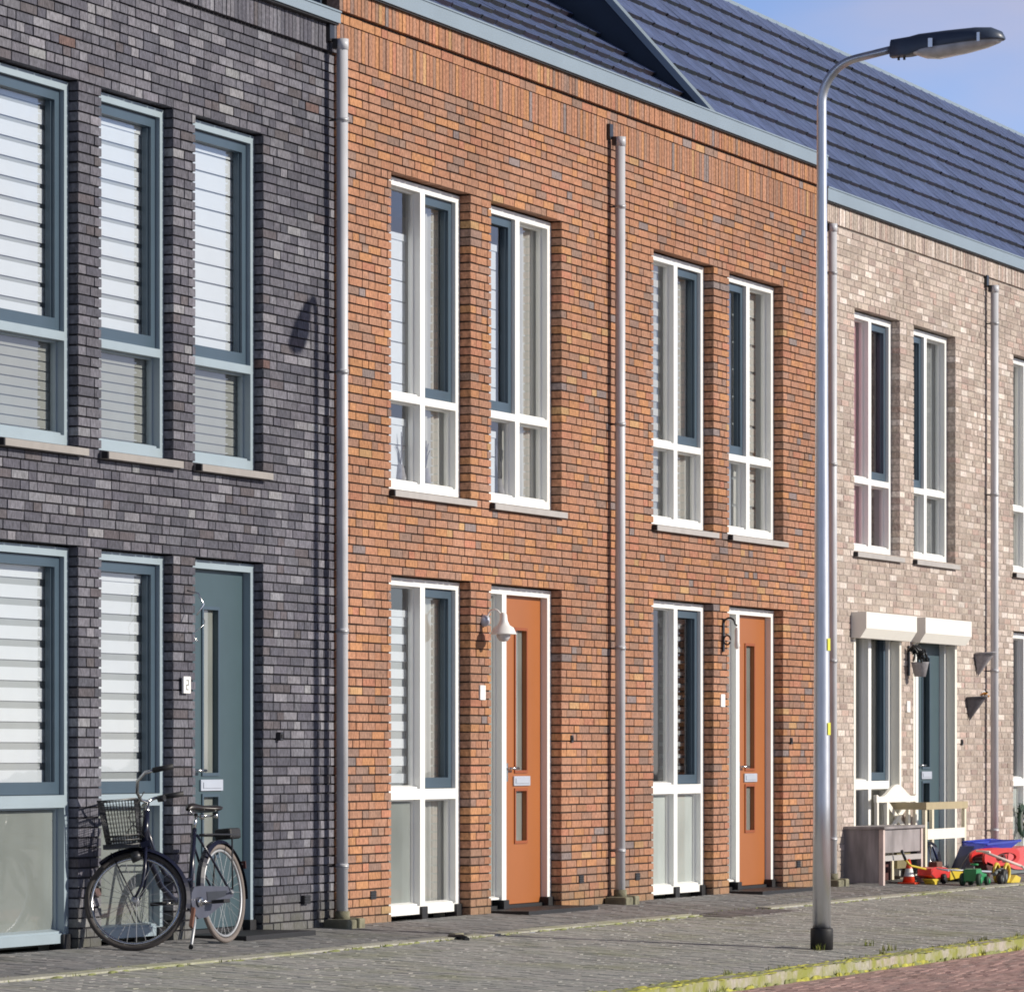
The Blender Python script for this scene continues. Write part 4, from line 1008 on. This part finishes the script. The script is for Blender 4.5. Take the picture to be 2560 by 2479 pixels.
g = MB(); g.tube([tuple(P0 + Vector((-.06, -.25, .085))), tuple(P0 + Vector((-.10, -.235, .075)))], .022, 'iron', 12); st_fix(g.build('bell', bk))
g = MB(); g.lathe([(.0, -.03), (.03, -.02), (.036, .03), (.0, .035)], (.075, .075, -.10), 'iron', 14, axis='x'); st_fix(g.build('head_light', bk))
g = MB(); g.tube([tuple(P0 + Vector((.0, -.10, .02))), (.10, -.09, .12), (.05, -.05, -.02), (.03, -.05, -.12)], .0035, 'black', 6); g.tube([tuple(P0 + Vector((.0, .12, .03))), (.06, .10, .15), (.0, .04, .02)], .0035, 'black', 6); st_fix(g.build('brake_cable', bk))
# wire basket
s = MB(); bx0, bx1, by, bz0, bz1 = .03, .26, .15, -.01, .27
def bp(x, y, z): k = .86 + .14 * (z - bz0) / (bz1 - bz0); return (bx0 + (x - bx0) * k, y * k, z)
for z in (bz0, bz0 + .03, bz0 + .06, bz1):
    q = [bp(bx0, -by, z), bp(bx1, -by, z), bp(bx1, by, z), bp(bx0, by, z)]; s.tube(q, .006 if z in (bz0, bz1) else .004, 'iron', 6, closed=True)
for k in range(1, 10):
    z = bz0 + (bz1 - bz0) * k / 10; q = [bp(bx0, -by, z), bp(bx1, -by, z), bp(bx1, by, z), bp(bx0, by, z)]; s.tube(q, .0018, 'iron', 4, closed=True)
for k in range(13):
    for y in (-by, by): x_ = bx0 + (bx1 - bx0) * k / 12; s.tube([bp(x_, y, bz0), bp(x_, y, bz1)], .0018, 'iron', 4)
    for x_ in (bx0, bx1): y = -by + 2 * by * k / 12; s.tube([bp(x_, y, bz0), bp(x_, y, bz1)], .0018, 'iron', 4)
    y = -by + 2 * by * k / 12; s.tube([bp(bx0, y, bz0), bp(bx1, y, bz0)], .003, 'iron', 4)
s.tube([(.0, 0, .16), (.05, 0, .16)], .008, 'iron', 6); s.box(.03, .25, -.13, .13, -.03, .0, 'iron'); o = s.build('basket', bk); o.matrix_local = Matrix.Translation(HT + Vector((0, 0, DZ))) @ Matrix.Rotation(DEL, 4, 'Z')
s = MB()
s.tube([(.22, .06, -.03), HB + Vector((.0, .065, 0))], .004, 'iron', 6); s.tube([(.22, -.06, -.03), HB + Vector((.0, -.065, 0))], .004, 'iron', 6); st_fix(s.build('front_carrier', bk))

# ------------------------------------------------------------------ furniture and toys before the beige house
tb = thing('play_table', 'weathered grey wooden play table with pale front legs, left of the cream stand', 'table', (40.85, -.38, gz(-.38)))
mb = MB(); mb.box(-.03, 1.27, -.02, .40, .52, .545, 'weathered'); mb.build('table_top', tb, bevel=.003)
mb = MB(); mb.box(0, .02, .045, .375, .02, .519, 'weathered'); mb.build('side_panel', tb)
mb = MB(); mb.box(.055, 1.195, .012, .03, .30, .519, 'weathered'); mb.build('front_panel', tb)
mb = MB(); mb.box(.055, 1.195, .0, .0115, .225, .275, 'sill'); mb.build('front_rail', tb)
M['dustypink'] = plain('dusty_pink_paint', (0.62, 0.50, 0.46), 0.7, noise=0.15, nscale=8)
for x_, y_ in ((0, 0), (1.2, 0), (0, .376), (1.2, .376)):
    mb = MB(); mb.box(x_, x_ + .054, y_, y_ + .044, 0, .519, 'dustypink' if y_ == 0 else 'weathered'); mb.build('leg', tb, bevel=.003)
mb = MB(); mb.box(.056, 1.19, .34, .375, .02, .22, 'weathered'); M['darkred'] = plain('dark_red_board', (.07, .02, .02), .8, noise=.3); mb.box(.056, 1.19, .30, .339, .02, .21, 'darkred'); mb.build('back_board', tb)

bn = thing('garden_bench', 'white garden bench with scalloped top rail and crossed back against the beige wall', 'bench', (41.66, -.06, gz(-.06)))
mb = MB(); top = []
W = 1.32
for k in range(33):
    u = k / 32; v = abs(u - .5) * 2
    hgt = .80 + (.018 if v > .88 else 0) + .115 * max(0, (1 - v / .72)) ** .0 * (0.5 + 0.5 * math.cos(math.pi * min(1, v / .75))) 
    top.append((W * u, 0, hgt))
poly = [(0, 0, .745)] + top + [(W, 0, .745)]
mb.prism(poly, (0, .03, 0), 'creamw'); mb.build('top_rail', bn)
for x_ in (.33, 1.02): 
    mb = MB(); mb.box(x_, x_ + .06, .0, .03, .44, .744, 'creamw'); mb.build('stile', bn)
mb = MB()
for (a, b) in (((.40, .46), (1.01, .73)), ((.40, .73), (1.01, .46))):
    d = Vector((b[0] - a[0], 0, b[1] - a[1])); nrm = Vector((-d.z, 0, d.x)).normalized() * .028; A = Vector((a[0], .002 if b[1] > a[1] else .012, a[1])); B = A + d
    mb.prism([A - nrm, B - nrm, B + nrm, A + nrm], (0, .014, 0), 'creamw')
mb.build('cross_brace', bn)
mb = MB(); mb.box(0, W, -.02, .0295, .40, .439, 'creamw'); mb.build('seat', bn)
for x_ in (.02, W - .07):
    mb = MB(); mb.box(x_, x_ + .05, .0, .0295, .0, .399, 'creamw'); mb.build('leg', bn); mb = MB(); mb.box(x_, x_ + .05, .0, .0295, .44, .744, 'creamw'); mb.build('post', bn)

M['ochre'] = plain('ochre_rail', (0.40, 0.33, 0.20), 0.6, noise=0.12, nscale=5)  # top and side rails toned darker than the cream legs
cs = thing('play_stand', 'open cream wooden stand with shelf board, behind the toys', 'stand', (42.25, -.36, gz(-.36)))
CW, CD, CH = 1.38, .46, .755
for x_ in (0, CW - .06):
    for y_ in (0, CD - .13):
        mb = MB(); mb.box(x_, x_ + .06, y_, y_ + .035, 0, CH - .07, 'cream'); mb.build('leg', cs, bevel=.003)
mb = MB(); mb.box(-.01, CW + .01, -.012, .03, CH - .069, CH, 'ochre'); mb.build('top_rail', cs); 
mb = MB(); mb.box(-.01, .05, .031, CD - .09, CH - .069, CH, 'ochre'); mb.build('side_rail', cs)
mb = MB(); mb.box(.061, CW - .061, -.004, .014, .40, .50, 'creamw'); mb.box(.061, CW - .061, .015, .22, .47, .486, 'cream'); mb.build('shelf', cs)
M['olive'] = plain('olive_board', (.20, .17, .09), .8, noise=.15)
mb = MB(); mb.box(.061, CW - .061, .30, .33, .12, .28, 'olive'); mb.build('lower_board', cs)

def tag_new(o, label, cat, group=None): return tag(o, label, cat, group)
# toy cone
t = thing('toy_cone', 'small orange red toy traffic cone with pale stripe under the play table', 'cone', (41.52, -.42, gz(-.42)))
mb = MB(); mb.lathe([(.0, .235), (.012, .235), (.062, .018), (.0, .018)], (0, 0, 0), 'conered', 20); mb.build('cone', t)
mb = MB(); mb.box(-.085, .085, -.085, .085, 0, .017, 'conered'); mb.build('base', t, bevel=.004)
mb = MB(); mb.lathe([(.0505, .0725), (.0335, .146)], (0, 0, 0), 'white', 20); mb.build('stripe', t)
t = thing('doll_pram', 'dark folded doll pram with thin silver handle under the cream stand', 'toy pram', (43.05, -.16, gz(-.16)))
mb = MB(); hood = [(.42 * math.cos(R(a)), 0, .09 + .27 * math.sin(R(a))) for a in range(0, 181, 15)]
for k in range(len(hood) - 1):
    A, B = Vector(hood[k]), Vector(hood[k + 1]); mb.face([A, B, B + Vector((0, .10, -.02)), A + Vector((0, .10, -.02))], 'navy', smooth=True)
mb.prism([(p[0], .0, p[2]) for p in hood], (0, .02, 0), 'lampshell'); mb.build('hood', t)
mb = MB(); mb.tube([(-.16, -.06, .31), (-.22, -.07, .15), (-.26, -.08, .0)], .007, 'chrome', 8); mb.tube([(-.05, -.04, .33), (.16, -.05, .12)], .012, 'darkblue', 8); mb.lathe([(0, -.02), (.018, 0), (0, .02)], (-.16, -.06, .32), 'white', 10); mb.build('handle', t)
for x_ in (-.25, .25):
    mb = MB(); mb.lathe([(.0, -.012), (.05, -.012), (.05, .012), (0, .012)], (x_, -.01, .06), 'black', 14, axis='y'); mb.build('wheel', t)
mb = MB(); mb.prism([(-.1, -.05, .09), (.55, -.05, .02), (.55, -.05, .05), (-.08, -.05, .15)], (0, .05, 0), 'weathered')
tag(mb.build('loose_board', loc=(42.65, -.38, gz(-.38))), 'loose grey board lying among the toys behind the red truck', 'board')

def wheelp(mb, x, y, z, r, w_, m): mb.lathe([(.0, -w_), (r * .8, -w_), (r, -w_ * .6), (r, w_ * .6), (r * .8, w_), (0, w_)], (x, y, z), m, 16, axis='y')
# red toy truck with yellow scoop
t = thing('toy_truck', 'red toy truck with yellow scoop and yellow load bed, left end of the toys', 'toy truck', (41.62, -.62, gz(-.62)))
mb = MB(); mb.prism([(-.06, 0, .09), (.06, 0, .06), (.55, 0, .055), (.60, 0, .13), (.40, 0, .155), (.10, 0, .165), (-.04, 0, .15)], (0, .13, 0), 'red'); mb.build('body', t, bevel=.014)
mb = MB(); mb.prism([(.62, .01, .03), (.98, .01, .045), (1.06, .01, .115), (.84, .01, .135), (.61, .01, .12)], (0, .12, 0), 'yellow'); mb.build('load_bed', t, bevel=.012)
mb = MB(); mb.prism([(-.08, -.02, .055), (.14, -.02, .055), (.17, -.02, .03), (.10, -.02, .002), (.02, -.02, .002), (.0, -.02, .03)], (0, .10, 0), 'yellow'); mb.build('scoop', t, bevel=.008)
mb = MB(); mb.tube([(-.06, .05, .15), (-.30, .12, .185), (-.40, .14, .24)], .010, 'yellow', 8); mb.tube([(-.40, .14, .24), (-.46, .16, .33)], .013, 'iron', 8); mb.build('steering_rod', t)
mb = MB(); mb.box(.22, .40, .02, .11, .155, .21, 'rust'); mb.build('seat', t, bevel=.01)
for x_ in (.30, 1.06):
    for y_ in (-.02, .14): mb = MB(); wheelp(mb, x_, y_, .05, .048, .022, 'black'); mb.build('wheel', t)
# green tractor
t = thing('toy_tractor', 'small green ride-on toy tractor in the middle of the toys', 'toy tractor', (41.86, -1.0, gz(-1.0)))
mb = MB(); mb.prism([(-.10, 0, .05), (.26, 0, .05), (.27, 0, .11), (.12, 0, .125), (.07, 0, .165), (-.08, 0, .16)], (0, .12, 0), 'green'); mb.build('body', t, bevel=.014)
mb = MB(); mb.tube([(.02, .06, .15), (.06, .06, .20)], .008, 'grey', 8); mb.lathe([(.035, 0), (.042, .008), (.035, .016), (.028, .008), (.035, 0)], (.06, .06, .195), 'green', 14); mb.build('steering_wheel', t)
for (x_, r_) in ((-.06, .062), (.21, .045)):
    for y_ in (-.02, .14):
        mb = MB(); wheelp(mb, x_, y_, r_, r_, .02, 'leaf'); w0 = mb.build('wheel', t)
        mb = MB(); wheelp(mb, x_, y_ - .024, r_, r_ * .55, .004, 'green'); mb.build('hub', w0)
mb = MB(); mb.tube([(-.55, .30, .16), (-.25, .15, .145), (.05, .0, .13)], .009, 'steel', 8); mb.tube([(-.60, .22, .15), (-.52, .36, .17)], .008, 'steel', 6)
tag(mb.build('toy_rake', loc=(42.15, -1.02, gz(-1.02))), 'pale blue handled toy rake lying over the green tractor', 'toy rake')
# yellow digger
t = thing('toy_digger', 'yellow toy digger with two dark wheels right of the green tractor', 'toy digger', (42.52, -1.02, gz(-1.02)))
mb = MB(); ring(mb, (.30, .02, .105), .085, .016, 'yellow', 24, k=8); ring(mb, (.30, .12, .105), .085, .016, 'yellow', 24, k=8); mb.prism([(.22, .03, .03), (.40, .03, .03), (.44, .03, .09), (.36, .03, .13), (.22, .03, .12)], (0, .08, 0), 'rust'); mb.build('body', t)
mb = MB(); mb.prism([(.30, -.02, .01), (.60, -.02, .0), (.66, -.02, .05), (.48, -.02, .08), (.40, -.02, .05)], (0, .12, 0), 'yellow'); mb.build('scoop', t, bevel=.01)
for x_, r_ in ((.02, .075), (-.10, .05)):
    mb = MB(); wheelp(mb, x_, -.03, r_, r_, .025, 'black'); w0 = mb.build('wheel', t); mb = MB(); wheelp(mb, x_, -.058, r_, r_ * .4, .003, 'grey'); mb.build('hub', w0)
mb = MB(); mb.tube([(-.10, .03, .10), (.12, .03, .14), (.24, .03, .13)], .018, 'grey', 8); mb.build('arm', t)
# scooter leaning
t = thing('toy_scooter', 'pink and white toy scooter leaning over the yellow digger', 'toy scooter', (42.70, -1.18, gz(-1.18)))
mb = MB(); mb.tube([(-.42, .26, .325), (-.15, .12, .24), (.02, .0, .175)], .013, 'dustypink', 10); mb.build('stem', t)
mb = MB(); mb.tube([(.0, .0, .18), (.06, -.03, .13), (.14, -.06, .035)], .011, 'creamw', 10); mb.build('fork', t)
mb = MB(); wheelp(mb, .16, -.065, .032, .032, .016, 'black'); mb.build('wheel', t)
mb = MB(); mb.tube([(-.46, .18, .32), (-.40, .33, .33)], .011, 'creamw', 8); mb.build('handle', t)
# blue wheelbarrow tub
t = thing('toy_wheelbarrow', 'tilted blue plastic toy wheelbarrow tub behind the red rocker', 'toy wheelbarrow', (43.3, -.55, gz(-.55)))
mb = MB(); i0 = len(mb.v)
P = [Vector(p) for p in ((.05, -.10, .345), (1.10, -.14, .365), (.98, .14, .375), (.10, .16, .365), (-.10, -.04, .265), (.72, -.08, .24), (.70, .10, .25), (-.02, .14, .26))]
for q in ((0, 1, 5, 4), (1, 2, 6, 5), (2, 3, 7, 6), (3, 0, 4, 7), (4, 5, 6, 7)): mb.face([P[k] for k in q], 'blue')
mb.tube([P[0], P[1], P[2], P[3]], .012, 'blue', 8, closed=True); mb.build('tub', t)
mb = MB(); mb.prism([(-.50, .0, .03), (-.05, .0, .33), (.02, .0, .25), (-.12, .0, .0), (-.45, .0, .0)], (0, .14, 0), 'darkblue'); mb.build('underside', t, bevel=.01)
mb = MB(); mb.tube([(-.62, -.02, .12), (-.25, -.02, .27)], .008, 'grey', 8); mb.tube([(-.62, -.02, .12), (-.66, -.02, .0)], .008, 'grey', 8); mb.build('leg', t)
def holed(mb, cx_, cz_, a, b, y0, th, hole, m):
    n = 32; f1 = lambda v, e: abs(v) ** e * (1 if v > 0 else -1)
    ou = [(cx_ + a * f1(math.cos(2 * math.pi * k / n), .6), cz_ + b * f1(math.sin(2 * math.pi * k / n), .7)) for k in range(n)]
    hx, hz, ha, hb = hole; inn = [(hx + ha * math.cos(2 * math.pi * k / n), hz + hb * math.sin(2 * math.pi * k / n)) for k in range(n)]
    for k in range(n):
        j = (k + 1) % n
        for y in (y0, y0 + th): mb.face([(ou[k][0], y, ou[k][1]), (ou[j][0], y, ou[j][1]), (inn[j][0], y, inn[j][1]), (inn[k][0], y, inn[k][1])], m)
        mb.face([(ou[k][0], y0, ou[k][1]), (ou[j][0], y0, ou[j][1]), (ou[j][0], y0 + th, ou[j][1]), (ou[k][0], y0 + th, ou[k][1])], m, smooth=True)
        mb.face([(inn[k][0], y0, inn[k][1]), (inn[j][0], y0, inn[j][1]), (inn[j][0], y0 + th, inn[j][1]), (inn[k][0], y0 + th, inn[k][1])], m, smooth=True)
t = thing('toy_rocker', 'red plastic toy rocker with an oval hand hole in front of the blue tub', 'toy rocker', (42.95, -.80, gz(-.80)))
mb = MB(); holed(mb, .42, .235, .62, .085, 0, .025, (.55, .225, .36, .05), 'red'); mb.build('side', t)
mb = MB(); holed(mb, .42, .235, .62, .085, .13, .025, (.55, .225, .36, .05), 'red'); mb.build('side', t)
mb = MB(); mb.prism([(-.16, .026, .24), (.90, .026, .30), (.90, .026, .275), (-.16, .026, .21)], (0, .103, 0), 'darkred'); mb.prism([(-.18, .0, .02), (-.05, .0, .02), (.1, .0, .17), (-.12, .0, .20)], (0, .12, 0), 'darkred'); mb.build('seat', t)
t = thing('toy_car', 'sun bleached red toy car body cut off by the right edge', 'toy car', (45.0, -.42, gz(-.42)))
mb = MB(); holed(mb, .75, .16, .85, .115, 0, .25, (.95, .15, .12, .065), 'pinkred'); mb.build('body', t)
mb = MB(); mb.box(.0, 1.5, .02, .23, .01, .06, 'grey'); mb.build('base', t)
